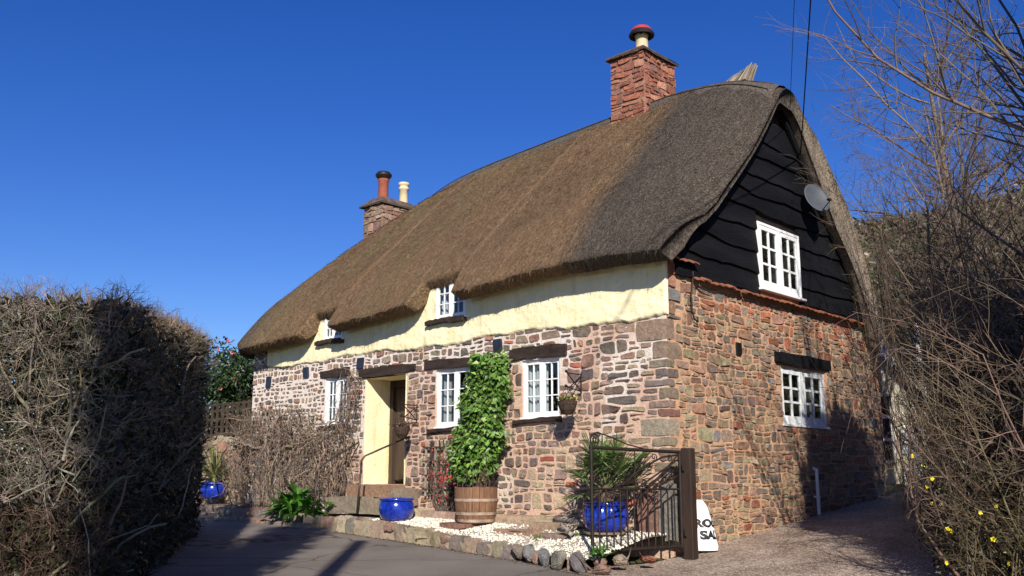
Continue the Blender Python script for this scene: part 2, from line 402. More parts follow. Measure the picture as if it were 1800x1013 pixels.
# ---------------------------------------------------------------- masonry
FRONT = lambda u, w, d: (u, -d, w)
GABLE = lambda u, w, d: (d, u, w)
def clip_half(poly, px, py, nx, ny):
    """keep the side where (p-P).n <= 0"""
    out = []; n = len(poly)
    for i in range(n):
        a = poly[i]; b_ = poly[(i+1) % n]
        da = (a[0]-px)*nx+(a[1]-py)*ny; db = (b_[0]-px)*nx+(b_[1]-py)*ny
        if da <= 0: out.append(a)
        if (da < 0 < db) or (db < 0 < da):
            t = da/(da-db); out.append((a[0]+(b_[0]-a[0])*t, a[1]+(b_[1]-a[1])*t))
    return out
def area(poly):
    return .5*abs(sum(poly[i][0]*poly[(i+1) % len(poly)][1]-poly[(i+1) % len(poly)][0]*poly[i][1] for i in range(len(poly))))
def rubble(u0, u1, w0f, w1f, size, gap, holes, rnd, aspect=1.7, tries=26000, quoin=None):
    """irregular coursed rubble: returns list of (polygon, centre, area). size(u,w) = mean half-width of a stone"""
    W0 = min(w0f(u0), w0f(u1)); W1 = max(w1f(u0), w1f(u1), w1f((u0+u1)/2))
    pts = []; grid = {}; cs = .14
    def near(u, w, k=4):
        gi, gj = int(math.floor(u/cs)), int(math.floor(w*aspect/cs))
        for a in range(gi-k, gi+k+1):
            for b_ in range(gj-k, gj+k+1):
                yield from grid.get((a, b_), ())
    for _ in range(tries):
        u = rnd.uniform(u0, u1); w = rnd.uniform(W0, W1)
        if not (w0f(u) < w < w1f(u)): continue
        if any(h[0]-.01 < u < h[1]+.01 and h[2]-.01 < w < h[3]+.01 for h in holes): continue
        r = size(u, w)*rnd.choice((.42, .55, .7, 1, 1, 1.3, 1.7))
        ok = True
        for q in near(u, w):
            if (q[0]-u)**2+((q[1]-w)*aspect)**2 < (.74*(r+q[2]))**2: ok = False; break
        if not ok: continue
        p = (u, w, r); pts.append(p); grid.setdefault((int(math.floor(u/cs)), int(math.floor(w*aspect/cs))), []).append(p)
    out = []
    for p in pts:
        u, w, r = p; Wa = w*aspect
        poly = [(u-.6, Wa-.6), (u+.6, Wa-.6), (u+.6, Wa+.6), (u-.6, Wa+.6)]
        g = gap(u, w)
        for q in near(u, w, 5):
            if q is p: continue
            du = q[0]-u; dw = q[1]*aspect-Wa; d = math.hypot(du, dw)
            if d < 1e-6 or d > .75: continue
            t = (d*d+r*r-q[2]**2)/(2*d)-g*rnd.uniform(.6, 1.3)
            poly = clip_half(poly, u+du/d*t, Wa+dw/d*t, du/d, dw/d)
            if len(poly) < 3: break
        if len(poly) < 3: continue
        poly = [(a, b_/aspect) for a, b_ in poly]
        poly = clip_half(poly, u0+.006, 0, -1, 0); poly = clip_half(poly, u1-.006, 0, 1, 0) if len(poly) > 2 else poly
        if len(poly) < 3: continue
        poly = clip_half(poly, 0, w0f(u), 0, -1); poly = clip_half(poly, 0, w1f(u)-.01, 0, 1) if len(poly) > 2 else poly
        for h in holes:
            if len(poly) < 3: break
            if max(a for a, _ in poly) < h[0] or min(a for a, _ in poly) > h[1] or max(b_ for _, b_ in poly) < h[2] or min(b_ for _, b_ in poly) > h[3]: continue
            ds = [(h[0]-u, (h[0]-.012, 0, 1, 0)), (u-h[1], (h[1]+.012, 0, -1, 0)), (h[2]-w, (0, h[2]-.012, 0, 1)), (w-h[3], (0, h[3]+.012, 0, -1))]
            poly = clip_half(poly, *max(ds, key=lambda t: t[0])[1])
        if len(poly) < 3: continue
        A = area(poly)
        if A < .0012: continue
        # knock the corners off
        n = len(poly); sm = []
        for i in range(n):
            a = poly[i]; b_ = poly[(i+1) % n]
            if math.hypot(a[0]-b_[0], a[1]-b_[1]) < .012: continue
            t = rnd.uniform(.05, .17); s_ = rnd.uniform(.05, .17)
            sm.append((a[0]+(b_[0]-a[0])*t, a[1]+(b_[1]-a[1])*t)); sm.append((b_[0]+(a[0]-b_[0])*s_, b_[1]+(a[1]-b_[1])*s_))
        if len(sm) < 5: continue
        cx = sum(a for a, _ in sm)/len(sm); cy = sum(b_ for _, b_ in sm)/len(sm)
        sm = [(cx+(a-cx)*rnd.uniform(.92, 1.04), cy+(b_-cy)*rnd.uniform(.90, 1.05)) for a, b_ in sm]
        sm2 = []
        for i in range(len(sm)):
            a = sm[i]; b_ = sm[(i+1) % len(sm)]; sm2.append(a); l = math.hypot(a[0]-b_[0], a[1]-b_[1])
            if l > .07: sm2.append(((a[0]+b_[0])/2+rnd.gauss(0, .05)*l, (a[1]+b_[1])/2+rnd.gauss(0, .05)*l))
        sm = sm2
        out.append((sm, (cx, cy), A))
    return out
def coursed(bays, w0f, w1f, holes, rnd, seam_w=.10):
    """roughly coursed rubble. bays: (u0, u1, (row h min,max), (stone w min,max), gap(u,w))"""
    out = []
    for bi, (u0, u1, hr, wr, gap) in enumerate(bays):
        first = bi == 0; last = bi == len(bays)-1
        sm = lambda u, w, edge: u+(0 if edge else seam_w*mnoise.noise(Vector((u*3.1, w*4.5, .7))))
        W0 = min(w0f(u0), w0f(u1)); W1 = max(w1f(u0), w1f(u1), w1f((u0+u1)/2)); zs = [W0-rnd.uniform(0, hr[0])]
        while zs[-1] < W1: zs.append(zs[-1]+rnd.uniform(*hr)*rnd.choice((.7, 1, 1, 1.15)))
        ph = rnd.uniform(0, 50)
        zb = lambda k, u: zs[k]+(.075*mnoise.noise(Vector((u*1.9, k*3.7+ph, 0)))+.03*mnoise.noise(Vector((u*5, k*1.7+ph, 4))))*min(1, (zs[min(k+1, len(zs)-1)]-zs[max(k-1, 0)])*4)
        for k in range(len(zs)-1):
            zm = (zs[k]+zs[k+1])/2; h = zs[k+1]-zs[k]; ul = sm(u0, zm, first); ur = sm(u1, zm, last); u = ul-(0 if first else 0)
            lt = rnd.gauss(0, .012)
            while u < ur-.03:
                wd = rnd.uniform(*wr)*rnd.choice((.55, .8, 1, 1, 1.35))*(.75+2.2*h); e = u+max(.05, wd)
                if ur-e < .07: e = ur
                rt_ = rnd.gauss(0, .02) if e < ur else 0
                pieces = [(u, e, lt, rt_, 0, 1)]
                if h > .115 and rnd.random() < .38: m_ = rnd.uniform(.35, .65); pieces = [(u, e, lt, rt_, 0, m_), (u, e, lt, rt_, m_, 1)]
                elif e-u > .26 and h > .10 and rnd.random() < .22: m_ = rnd.uniform(.4, .6); c_ = u+(e-u)*rnd.uniform(.4, .6); pieces = [(u, c_, lt, rt_*.5, 0, 1), (c_, e, 0, rt_, 0, m_), (c_, e, 0, rt_, m_, 1)]
                for (a, b_, l0, r0, f0, f1) in pieces:
                    g = gap((a+b_)/2, zm)*rnd.uniform(.55, 1.3)/2
                    def Z(f, uu): return zb(k, uu)*(1-f)+zb(k+1, uu)*f
                    mid = (a+b_)/2; q = []
                    nb_ = 2 if b_-a > .16 else 1
                    for j in range(nb_+1): uu = a+(b_-a)*j/nb_; q.append((uu+(l0*-1 if j == 0 else r0*-1 if j == nb_ else 0)*.5, Z(f0, uu)))
                    for j in range(nb_, -1, -1): uu = a+(b_-a)*j/nb_; q.append((uu+(l0 if j == 0 else r0 if j == nb_ else 0)*.5, Z(f1, uu)))
                    cx = sum(p[0] for p in q)/len(q); cy = sum(p[1] for p in q)/len(q)
                    W_2 = max(.01, (b_-a)/2); H_2 = max(.008, (Z(f1, mid)-Z(f0, mid))/2)
                    ku = max(.3, 1-g/W_2); kw = max(.3, 1-g*.9/H_2)
                    q = [(cx+(p[0]-cx)*ku*rnd.uniform(.90, 1.02), cy+(p[1]-cy)*kw*rnd.uniform(.80, 1.03)) for p in q]
                    # knock corners off unevenly
                    n = len(q); r2 = []
                    for j in range(n):
                        p0 = q[j-1]; p1 = q[j]; p2 = q[(j+1) % n]; c1 = rnd.choice((.08, .14, .22, .34)); c2 = rnd.choice((.08, .14, .22, .34))
                        r2.append((p1[0]+(p0[0]-p1[0])*c1, p1[1]+(p0[1]-p1[1])*c1)); r2.append((p1[0]+(p2[0]-p1[0])*c2, p1[1]+(p2[1]-p1[1])*c2))
                    poly = clip_half(r2, 0, w0f(cx), 0, -1)
                    if len(poly) > 2: poly = clip_half(poly, 0, w1f(cx)-.008, 0, 1)
                    for h_ in holes:
                        if len(poly) < 3: break
                        if max(t for t, _ in poly) < h_[0] or min(t for t, _ in poly) > h_[1] or max(t for _, t in poly) < h_[2] or min(t for _, t in poly) > h_[3]: continue
                        ds = [(h_[0]-cx, (h_[0]-.012, 0, 1, 0)), (cx-h_[1], (h_[1]+.012, 0, -1, 0)), (h_[2]-cy, (0, h_[2]-.012, 0, 1)), (cy-h_[3], (0, h_[3]+.012, 0, -1))]
                        best = max(ds, key=lambda t: t[0])
                        if best[0] < -.0: poly = []; break
                        poly = clip_half(poly, *best[1])
                    if len(poly) < 3 or area(poly) < .0011: continue
                    cx = sum(p[0] for p in poly)/len(poly); cy = sum(p[1] for p in poly)/len(poly); out.append((poly, (cx, cy), area(poly)))
                u = e; lt = rt_
    return out
def stone_geo(poly, c, rnd, proud=.009):
    """rings of a rough stone face: list of (u,w,d) verts and faces"""
    n = len(poly); pr = proud*rnd.uniform(.6, 1.7); tu, tw = rnd.gauss(0, .10), rnd.gauss(0, .12)
    vs = []
    for sc, d in ((1.0, -.010), (.955, pr)):
        for a, b_ in poly:
            x = c[0]+(a-c[0])*sc; y = c[1]+(b_-c[1])*sc
            dd = d if d < 0 else max(.004, d+(x-c[0])*tu+(y-c[1])*tw+rnd.gauss(0, .0035))
            vs.append((x, y, dd))
    vs.append((c[0], c[1], pr+rnd.gauss(0, .005)))
    fs = []
    for i in range(n): fs.append((i, (i+1) % n, n+(i+1) % n, n+i))
    for i in range(n): fs.append((n+i, n+(i+1) % n, 2*n))
    return vs, fs
def lay(stones, to3, colour, parent, rnd, keep, name='stone', proud=.009):
    """the keep largest in the picture become objects, the rest one part of kind stuff"""
    def seen(s):
        p = Vector(to3(s[1][0], s[1][1], 0)); return s[2]/((p-CAM).length**2)
    order = sorted(stones, key=seen, reverse=True); rest = MB()
    for i, (poly, c, A) in enumerate(order):
        vs, fs = stone_geo(poly, c, rnd, proud); V = [to3(*v) for v in vs]; cc = colour(c[0], c[1], A, rnd)
        if i < keep:
            mb = MB(); mb.add(V, fs, cc); mb.build(name, 'stone', parent)
        else: rest.add(V, fs, cc)
    if rest.v: tag(rest.build('small_stones', 'stone', parent), kind='stuff')
def pick(rnd, pal):
    t = rnd.random()*sum(w_ for w_, _ in pal)
    for w_, c in pal:
        t -= w_
        if t <= 0: break
    k = rnd.uniform(.9, 1.6)
    return tuple(max(.01, v*k*rnd.uniform(.94, 1.06)) for v in c)
MAUVE = [(4, (.155, .110, .092)), (3, (.205, .150, .120)), (2, (.125, .105, .095)), (2.5, (.25, .18, .125)), (1.2, (.22, .125, .09)), (1.2, (.26, .215, .15)), (.2, (.27, .09, .055))]
GREYB = [(3, (.20, .150, .112)), (2, (.165, .138, .115)), (3, (.255, .18, .12)), (3, (.24, .15, .10)), (2, (.25, .20, .13)), (.5, (.25, .11, .07)), (1, (.15, .108, .09))]
REDS = [(4, (.27, .105, .062)), (2, (.27, .15, .10)), (1.4, (.18, .165, .155)), (1, (.22, .17, .135))]

HOUSE = thing('cottage', 'thatched cream and rubble stone cottage with black boarded gable', 'cottage')
L_, W_ = 9.92, 6.9
WIN = {'R': (-2.60, -1.87, 1.78, 2.63), 'M': (-4.50, -3.62, 1.71, 2.63), 'L': (-7.50, -6.86, 1.86, 2.70)}
DOOR = (-6.33, -5.22, .80, 2.64)
UP = {'A': (-4.48, -3.79, 3.46, 4.12), 'B': (-7.54, -6.98, 3.41, 3.98)}
LINT = {'R': (-2.84, -1.72, 2.645, 2.82), 'M': (-4.77, -3.45, 2.645, 2.80), 'L': (-7.64, -6.78, 2.715, 2.86), 'D': (-6.50, -5.0, 2.64, 2.79)}
GW = (3.12, 4.66, 1.72, 2.63); GU = (2.50, 3.86, 3.76, 4.82); GL = (2.93, 4.80, 2.66, 2.83)
def wall_mesh(name, u0, u1, w0, w1, holes, to3, mat, depth):
    us = sorted({u0, u1, *[h[i] for h in holes for i in (0, 1)]}); ws = sorted({w0, w1, *[h[i] for h in holes for i in (2, 3)]})
    mb = MB()
    for a, b_ in zip(us, us[1:]):
        for c, d in zip(ws, ws[1:]):
            if any(h[0] <= (a+b_)/2 <= h[1] and h[2] <= (c+d)/2 <= h[3] for h in holes): continue
            mb.add([to3(a, c, 0), to3(b_, c, 0), to3(b_, d, 0), to3(a, d, 0)], [(0, 1, 2, 3)])
    for h, dp in zip(holes, depth):
        a, b_, c, d = h
        for (p, q) in (((a, c), (b_, c)), ((b_, c), (b_, d)), ((b_, d), (a, d)), ((a, d), (a, c))):
            mb.add([to3(*p, 0), to3(*q, 0), to3(*q, -dp), to3(*p, -dp)], [(0, 1, 2, 3)])
    return mb.build(name, mat, HOUSE)
fh = [WIN['R'], WIN['M'], WIN['L'], DOOR, (*UP['A'][:3], 3.86), (*UP['B'][:3], 3.86)]
fwall = wall_mesh('front_wall', -L_, 0, -.4, 3.86, fh, FRONT, 'mortar_front', [.14, .14, .14, .64, .12, .12])
gwall = wall_mesh('gable_wall', 0, W_, -.4, 3.95, [GW, (GU[0], GU[1], GU[2], 3.95)], GABLE, 'mortar_gable', [.12, .12])
mb = MB()   # unseen sides close the house so no light leaks in
mb.add([(-L_, 0, -.4), (-L_, W_, -.4), (-L_, W_, 3.8), (-L_, 0, 3.8)], [(0, 1, 2, 3)]); mb.add([(-L_, W_, -.4), (0, W_, -.4), (0, W_, 4.0), (-L_, W_, 4.0)], [(0, 1, 2, 3)])
mb.add([(0, .35, 3.95), (0, W_-.35, 3.95), (0, 4.9, 5.2), (0, GU[1], 5.5), (0, GU[1], 3.95)], []); mb.build('rear_wall', 'mortar_gable', HOUSE)
mb = MB()   # boarding backs, round the upper window
yc = 3.45
def gz(y): return 3.72+ (1-abs(y-yc)/3.3)*3.2
for a, b_, lo in ((.12, GU[0], 3.95), (GU[1], 6.78, 3.95), (GU[0], GU[1], GU[3])):
    ys = np.linspace(a, b_, 24)
    for y0, y1 in zip(ys, ys[1:]):
        mb.add([(-.004, y0, lo-.2 if lo < 4 else lo), (-.004, y1, lo-.2 if lo < 4 else lo), (-.004, y1, max(lo, gz(y1))), (-.004, y0, max(lo, gz(y0)))], [(0, 1, 2, 3)])
mb.build('gable_backing', 'dark_paint', HOUSE)

rnd = random.Random(11)
SLATES = [(-6.57, -6.38, 2.795, 3.01), (-8.17, -8.00, 2.76, 2.97), (-9.43, -9.27, 2.64, 2.88), (-3.17, -2.98, 2.83, 3.02)]
def base_front(u): return bed_z(u)-.12
def pl_low(u): return 3.045+.03*math.sin(u*1.7)+.018*math.sin(u*5.3+1)-(.12*sstep(-8.1, -9.2, u) if False else 0)
holes = [tuple(h) for h in list(WIN.values())[:]]+[DOOR]+list(LINT.values())+SLATES
holes = [(h[0]-.0, h[1]+.0, h[2], h[3]) for h in holes]+[(WIN[k][0]-.18, WIN[k][1]+.04, WIN[k][2]-.085, WIN[k][2]) for k in WIN]
QU = [(.02, .24, .26, .30), (.25, .42, .16, .26), (.43, .62, .22, .18), (.63, .76, .30, .16), (.77, .97, .17, .26), (.98, 1.11, .26, .16), (1.12, 1.3, .18, .24), (1.31, 1.43, .28, .16), (1.44, 1.68, .46, .22), (1.69, 1.80, .18, .26), (1.81, 1.91, .32, .15), (1.92, 2.08, .16, .24), (2.09, 2.19, .38, .15), (2.2, 2.33, .2, .26), (2.34, 2.45, .3, .16), (2.46, 2.70, .24, .36), (2.71, 3.0, .50, .18)]
QUG = [(3.06, 3.24, .2), (3.25, 3.42, .34), (3.43, 3.6, .24), (3.61, 3.78, .3)]
holesF = holes+[(-q[2], .1, q[0], q[1]) for q in QU]
holesG = [GW, GL, (GU[0]-.05, GU[1]+.05, GU[2]-.1, 4.2), (1.76, 1.92, 2.66, 2.86)]+[(-.1, q[3], q[0], q[1]) for q in QU]+[(-.1, q[2], q[0], q[1]) for q in QUG]
gapF = lambda u, w: .029+.012*sstep(-6, -8, u)+.012*sstep(.2, .7, fbm(u, w, .8)+.4)
fs_ = coursed([(-L_, -7.75, (.055, .12), (.08, .19), gapF), (-7.75, -6.4, (.07, .13), (.10, .22), gapF), (-6.4, -4.85, (.07, .15), (.10, .26), gapF), (-4.85, -2.75, (.07, .16), (.11, .28), gapF), (-2.75, -1.1, (.08, .19), (.12, .34), gapF), (-1.1, 0, (.06, .17), (.16, .46), gapF)], base_front, lambda u: pl_low(u)+.03, holesF, rnd)
def colF(u, w, A, r):
    c = pick(r, MAUVE)
    if u > -3.3 and w < 1.75: c = pick(r, MAUVE+[(5, (.30, .235, .165))])
    return c
def colG(u, w, A, r):
    t = sstep(2.9, 3.4, w)
    return pick(r, REDS) if r.random() < t*.6+.07 else pick(r, GREYB)
gapG = lambda u, w: .016+.008*rnd.random()
gs_ = coursed([(0, 1.6, (.07, .17), (.13, .36), gapG), (1.6, 3.6, (.07, .16), (.12, .34), gapG), (3.6, 5.3, (.08, .17), (.12, .34), gapG), (5.3, W_, (.08, .18), (.13, .36), gapG)], lambda u: .1*u-.2, lambda u: 3.58 if u > .62 else 3.80, holesG, rnd)
nF = 165; nG = 135
lay(fs_, FRONT, colF, fwall, rnd, nF)
lay(gs_, GABLE, colG, gwall, rnd, nG)
def rough_block(x0, x1, y0, y1, z0, z1, c, parent, name, r, rough=.016, mat='stone'):
    """a hewn block with broken edges"""
    bm = bmesh.new(); bmesh.ops.create_cube(bm, size=1)
    bmesh.ops.subdivide_edges(bm, edges=bm.edges[:], cuts=2, use_grid_fill=True)
    for v in bm.verts:
        q = v.co.copy(); k = sum(abs(abs(t)-.5) < .01 for t in q)
        sc = 1-.035*(k >= 2)-.04*(k == 3)
        v.co = Vector(((x0+x1)/2+q.x*(x1-x0), (y0+y1)/2+q.y*(y1-y0), (z0+z1)/2+q.z*(z1-z0)))
        ctr = Vector(((x0+x1)/2, (y0+y1)/2, (z0+z1)/2)); mn = min(x1-x0, y1-y0, z1-z0)
        d = (ctr-v.co).normalized()*mn*(1-sc); v.co += d+Vector((r.gauss(0, rough), r.gauss(0, rough), r.gauss(0, rough)))*.6
    me = bpy.data.meshes.new(name); bm.to_mesh(me); bm.free(); me.materials.append(MATS[mat])
    a = me.attributes.new('col', 'FLOAT_COLOR', 'POINT'); a.data.foreach_set('color', [*c, 1]*len(me.vertices))
    me.polygons.foreach_set('use_smooth', [True]*len(me.polygons))
    try: me.set_sharp_from_angle(angle=R_(38))
    except Exception: pass
    o = link(bpy.data.objects.new(name, me), parent); place(o, True); return o
for z0, z1, lx, ly in QU:
    rough_block(-lx+.012, .014, -.014, ly-.012, z0+.007, z1-.007, pick(rnd, [(3, (.22, .18, .125)), (2, (.20, .145, .105)), (2, (.17, .135, .11)), (.6, (.21, .12, .09))]), HOUSE, 'quoin_stone', rnd, .009)
for z0, z1, ly in QUG:
    rough_block(-.1, .024, .01, ly-.01, z0+.008, z1-.006, pick(rnd, REDS), HOUSE, 'quoin_stone', rnd, .008)
# left end: the plaster stops short of the corner, stone piers carry on up
ps = rubble(-L_, -9.40, lambda u: 3.0, lambda u: 3.55, lambda u, w: .10, lambda u, w: .010, [], rnd)
lay(ps, FRONT, colF, HOUSE, rnd, 12)
mb = MB(); mb.box(-L_-.02, -9.42, -.03, .2, 3.5, 3.86); mb.build('eave_post', 'dark_paint', HOUSE)

# plaster
def plaster():
    x0, x1, z1 = -9.40, -.0, 4.08; nx, nz = 420, 44
    V = []; F = []
    for j in range(nz+1):
        for i in range(nx+1):
            x = x0+(x1-x0)*i/nx; lo = pl_low(x)+.02*fbm(x, 3, 6); zt = 3.80+.18*sstep(-7.95, -7.75, x)+.10*sstep(-5.0, -4.8, x); z = lo+(zt-lo)*j/nz
            hollow = .02*fbm(x, z, 1.1)+.012*fbm(x, z, 5)+.007*fbm(x, z, 14)
            if x > -1.1: hollow += .016*abs(fbm(x*1.2, z*1.6, 4.5, 2))*sstep(-1.1, -.6, x)
            V.append((x, -(.032+hollow*.8 if j else .004), z))
    for i in range(nx+1): pass
    for j in range(nz):
        for i in range(nx):
            x = x0+(x1-x0)*(i+.5)/nx; z = V[j*(nx+1)+i][2]*.5+V[(j+1)*(nx+1)+i][2]*.5
            if any(u[0]+.01 < x < u[1]-.01 and u[2]+.01 < z < u[3] for u in UP.values()): continue
            a = j*(nx+1)+i; F.append((a, a+1, a+nx+2, a+nx+1))
    k = len(V)   # right-hand return onto the corner
    for j in range(nz+1):
        x, y, z = V[j*(nx+1)+nx]; V[j*(nx+1)+nx] = (.03, y, z); V.append((.03, .02, z))
    for j in range(nz): a = j*(nx+1)+nx; F.append((a, k+j, k+j+1, a+nx+1))
    mb = MB(); mb.v = V; mb.f = F; return mb.build('plaster_coat', 'plaster', HOUSE, smooth=True)
plaster()
# yellow door reveal
def reveal():
    a, b_, c, d = DOOR; mb = MB(); n = 14; dp = .60
    def surf(p, q, axis_):
        vs = []; 
        for i in range(n+1):
            for j in range(9):
                t = i/n; s_ = j/8; x = p[0]+(q[0]-p[0])*t; z = p[1]+(q[1]-p[1])*t; y = -.01+dp*s_+0
                h = .012+abs(.014*fbm(t*5+p[0], s_*2+p[1], 2)); vs.append((x+(h+.006 if axis_ == 'L' else -h-.006 if axis_ == 'R' else 0), y, z-(h+.006 if axis_ == 'T' else 0)))
        fs = [(i*9+j, i*9+j+1, (i+1)*9+j+1, (i+1)*9+j) for i in range(n) for j in range(8)]
        mb.add(vs, fs)
    surf((a, c), (a, d), 'L'); surf((b_, c), (b_, d), 'R'); surf((a, d), (b_, d), 'T')
    return mb.build('door_reveal', 'plaster', HOUSE, smooth=True)
reveal()
# door, set back
door = MB(); a, b_, c, d = DOOR
door.box(a+.09, b_-.09, .63, .68, c+.05, d-.14); door = door.build('door', 'door_wood', HOUSE)
w0 = (b_-a-.18)/6
for i in range(6):
    mb = MB(); mb.box(a+.093+i*w0, a+.087+(i+1)*w0, .612, .63, c+.07, d-.15); mb.build('plank', 'door_wood', door, bevel=.004)
mb = MB(); mb.tube([(b_-.2, .612, 1.72), (b_-.2, .57, 1.72), (b_-.2, .57, 1.84), (b_-.2, .612, 1.84)], .01); mb.build('handle', 'iron', door)
mb = MB(); mb.box(a+.01, a+.10, .55, .66, c, d-.02); mb.box(b_-.10, b_-.01, .55, .66, c, d-.02); mb.build('door_frame', 'door_wood', HOUSE, bevel=.01)
mb = MB(); mb.box(a+.10, b_-.10, .535, .655, d-.15, d-.02); mb.build('door_head', 'beam', HOUSE, bevel=.01)
rough_block(a-.02, b_+.05, .0, .7, c-.10, c, (.25, .185, .13), HOUSE, 'threshold', rnd, .004)
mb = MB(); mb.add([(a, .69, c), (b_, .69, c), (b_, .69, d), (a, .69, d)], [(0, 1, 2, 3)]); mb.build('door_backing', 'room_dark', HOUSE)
# lintels
def beam(u0, u1, w0, w1, to3, d0, d1, name, tilt=0, seed=0, mat='beam'):
    r = random.Random(seed); n = 14; mb = MB(); vs = []
    for i in range(n+1):
        t = i/n; u = u0+(u1-u0)*t; e = .012*math.sin(t*5+seed)+r.gauss(0, .005); e2 = .012*math.sin(t*4+seed*2)+r.gauss(0, .005)
        for (w_, d) in ((w0+e+tilt*t, d0), (w0+e+tilt*t, d1+r.gauss(0, .004)), (w1+e2+tilt*t, d1+r.gauss(0, .004)), (w1+e2+tilt*t, d0)): vs.append(to3(u, w_, d))
    fs = [(i*4+k, i*4+(k+1) % 4, i*4+4+(k+1) % 4, i*4+4+k) for i in range(n) for k in range(4)]+[(3, 2, 1, 0), (n*4, n*4+1, n*4+2, n*4+3)]
    mb.add(vs, fs); return mb.build(name, mat, HOUSE, bevel=.008)
for i, (k, l) in enumerate(LINT.items()): beam(*l, FRONT, -.12, .035, 'lintel', .01 if k == 'D' else 0, i)
beam(*GL, GABLE, -.05, .06, 'lintel', 0, 9, 'black_board')
for k in WIN:
    v = WIN[k]; beam(v[0]-.16, v[1]+(.05 if k != 'L' else .02), v[2]-.085, v[2]-.012, FRONT, -.12, .055, 'sill_board', 0, 5)
for k in UP:
    v = UP[k]; beam(v[0]-.2, v[1]+.02, v[2]-.085, v[2]-.005, FRONT, -.08, .12, 'sill_board', .0, 6)

# ---------------------------------------------------------------- windows
def window(u0, u1, w0, w1, to3, rec, cols, rows, label, curtain=None, paint='white_paint', stile=.034, bar=.016, openleaf=0, sill=True, room=.5):
    """casement pair; rec = recess of the frame face from the wall face (negative is proud)"""
    F_ = -rec; fr_ = .032 if stile < .06 else .045
    def bx(mb, a, b_, c, d, e, f):
        vs = [to3(*p) for p in ((a, c, e), (b_, c, e), (b_, d, e), (a, d, e), (a, c, f), (b_, c, f), (b_, d, f), (a, d, f))]
        mb.add(vs, [(3, 2, 1, 0), (4, 5, 6, 7), (0, 1, 5, 4), (1, 2, 6, 5), (2, 3, 7, 6), (3, 0, 4, 7)])
    mb = MB()
    bx(mb, u0, u0+fr_, w0, w1, F_-.08, F_); bx(mb, u1-fr_, u1, w0, w1, F_-.08, F_)
    bx(mb, u0+fr_, u1-fr_, w1-fr_, w1, F_-.08, F_-.001); bx(mb, u0+fr_, u1-fr_, w0, w0+fr_, F_-.08, F_-.001)
    um = (u0+u1)/2; bx(mb, um-.02, um+.02, w0+fr_, w1-fr_, F_-.075, F_-.004)
    win = mb.build('window', paint, HOUSE, bevel=.004); win['label'] = label
    for s_ in range(2):
        a = u0+fr_ if s_ == 0 else um+.02; b_ = um-.02 if s_ == 0 else u1-fr_; c = w0+fr_; d = w1-fr_
        mb = MB(); bot = stile*1.35; f = F_-.008
        bx(mb, a, a+stile, c, d, f-.04, f); bx(mb, b_-stile, b_, c, d, f-.04, f)
        bx(mb, a+stile, b_-stile, d-stile, d, f-.04, f-.001); bx(mb, a+stile, b_-stile, c, c+bot, f-.04, f-.001)
        mb.build('sash', paint, win, bevel=.003)
        gu0, gu1, gw0, gw1 = a+stile, b_-stile, c+bot, d-stile
        pu = (gu1-gu0)/cols; pw = (gw1-gw0)/rows
        for i in range(1, cols):
            mb = MB(); bx(mb, gu0+pu*i-bar/2, gu0+pu*i+bar/2, gw0, gw1, f-.034, f-.006); mb.build('glazing_bar', paint, win)
        for j in range(1, rows):
            mb = MB(); bx(mb, gu0, gu1, gw0+pw*j-bar/2, gw0+pw*j+bar/2, f-.033, f-.0075); mb.build('glazing_bar', paint, win)
        for i in range(cols):
            for j in range(rows):
                p0, p1, q0, q1 = gu0+pu*i+.001, gu0+pu*(i+1)-.001, gw0+pw*j+.001, gw0+pw*(j+1)-.001; t = random.gauss(0, .0012)
                mb = MB(); g = f-.021
                bx(mb, p0, p1, q0, q1, g-.0015+t, g+.0015+t); mb.build('pane', 'glass', win)
    if sill:
        mb = MB(); bx(mb, u0-.03, u1+.06, w0-.028, w0+.004, F_-.06, F_+.045); mb.build('window_sill', paint, win, bevel=.004)
    # the dark room behind, and curtains
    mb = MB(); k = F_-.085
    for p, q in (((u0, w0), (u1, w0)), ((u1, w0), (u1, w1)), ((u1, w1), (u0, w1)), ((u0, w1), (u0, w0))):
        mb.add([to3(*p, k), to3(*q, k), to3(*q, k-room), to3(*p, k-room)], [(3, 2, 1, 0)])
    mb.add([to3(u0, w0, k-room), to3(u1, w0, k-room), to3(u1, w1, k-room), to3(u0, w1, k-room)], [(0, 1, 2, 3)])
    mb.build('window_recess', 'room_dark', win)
    for (ca, cb, cm, dep) in (curtain or ()):
        n = 40; vs = []
        for i in range(n+1):
            t = i/n; u = u0+(u1-u0)*(ca+(cb-ca)*t); dd = k-dep+.016*math.sin(t*(cb-ca)*60)+.006*math.sin(t*23)
            for w_ in (w0+.02, (w0+w1)/2, w1-.01): vs.append(to3(u, w_, dd+random.gauss(0, .002)))
        fs = [(i*3+j, i*3+3+j, i*3+4+j, i*3+1+j) for i in range(n) for j in range(2)]
        mb = MB(); mb.add(vs, fs); mb.build('curtain', cm, win, smooth=True)
    return win
window(*WIN['R'], FRONT, .03, 2, 3, 'white casement with drawn white curtains beside the climber', [(.02, .56, 'curtain_white', .03), (.78, .98, 'curtain_white', .03)])
window(*WIN['M'], FRONT, .03, 2, 3, 'white casement with grey curtains half hidden by the climber', [(.02, .24, 'curtain_grey', .05), (.30, .42, 'curtain_grey', .06), (.70, .98, 'curtain_grey', .05)])
window(*WIN['L'], FRONT, .03, 2, 3, 'white casement above the dry climber', [(.03, .30, 'curtain_grey', .05), (.80, .98, 'curtain_white', .05)])
window(*UP['A'], FRONT, -.045, 2, 3, 'small white eaves casement in the larger thatch notch', [(.02, .2, 'curtain_white', .04)], stile=.028, bar=.015)
window(*UP['B'], FRONT, -.045, 2, 3, 'small white eaves casement in the left thatch notch', [(.02, .25, 'curtain_white', .04)], stile=.026, bar=.015)
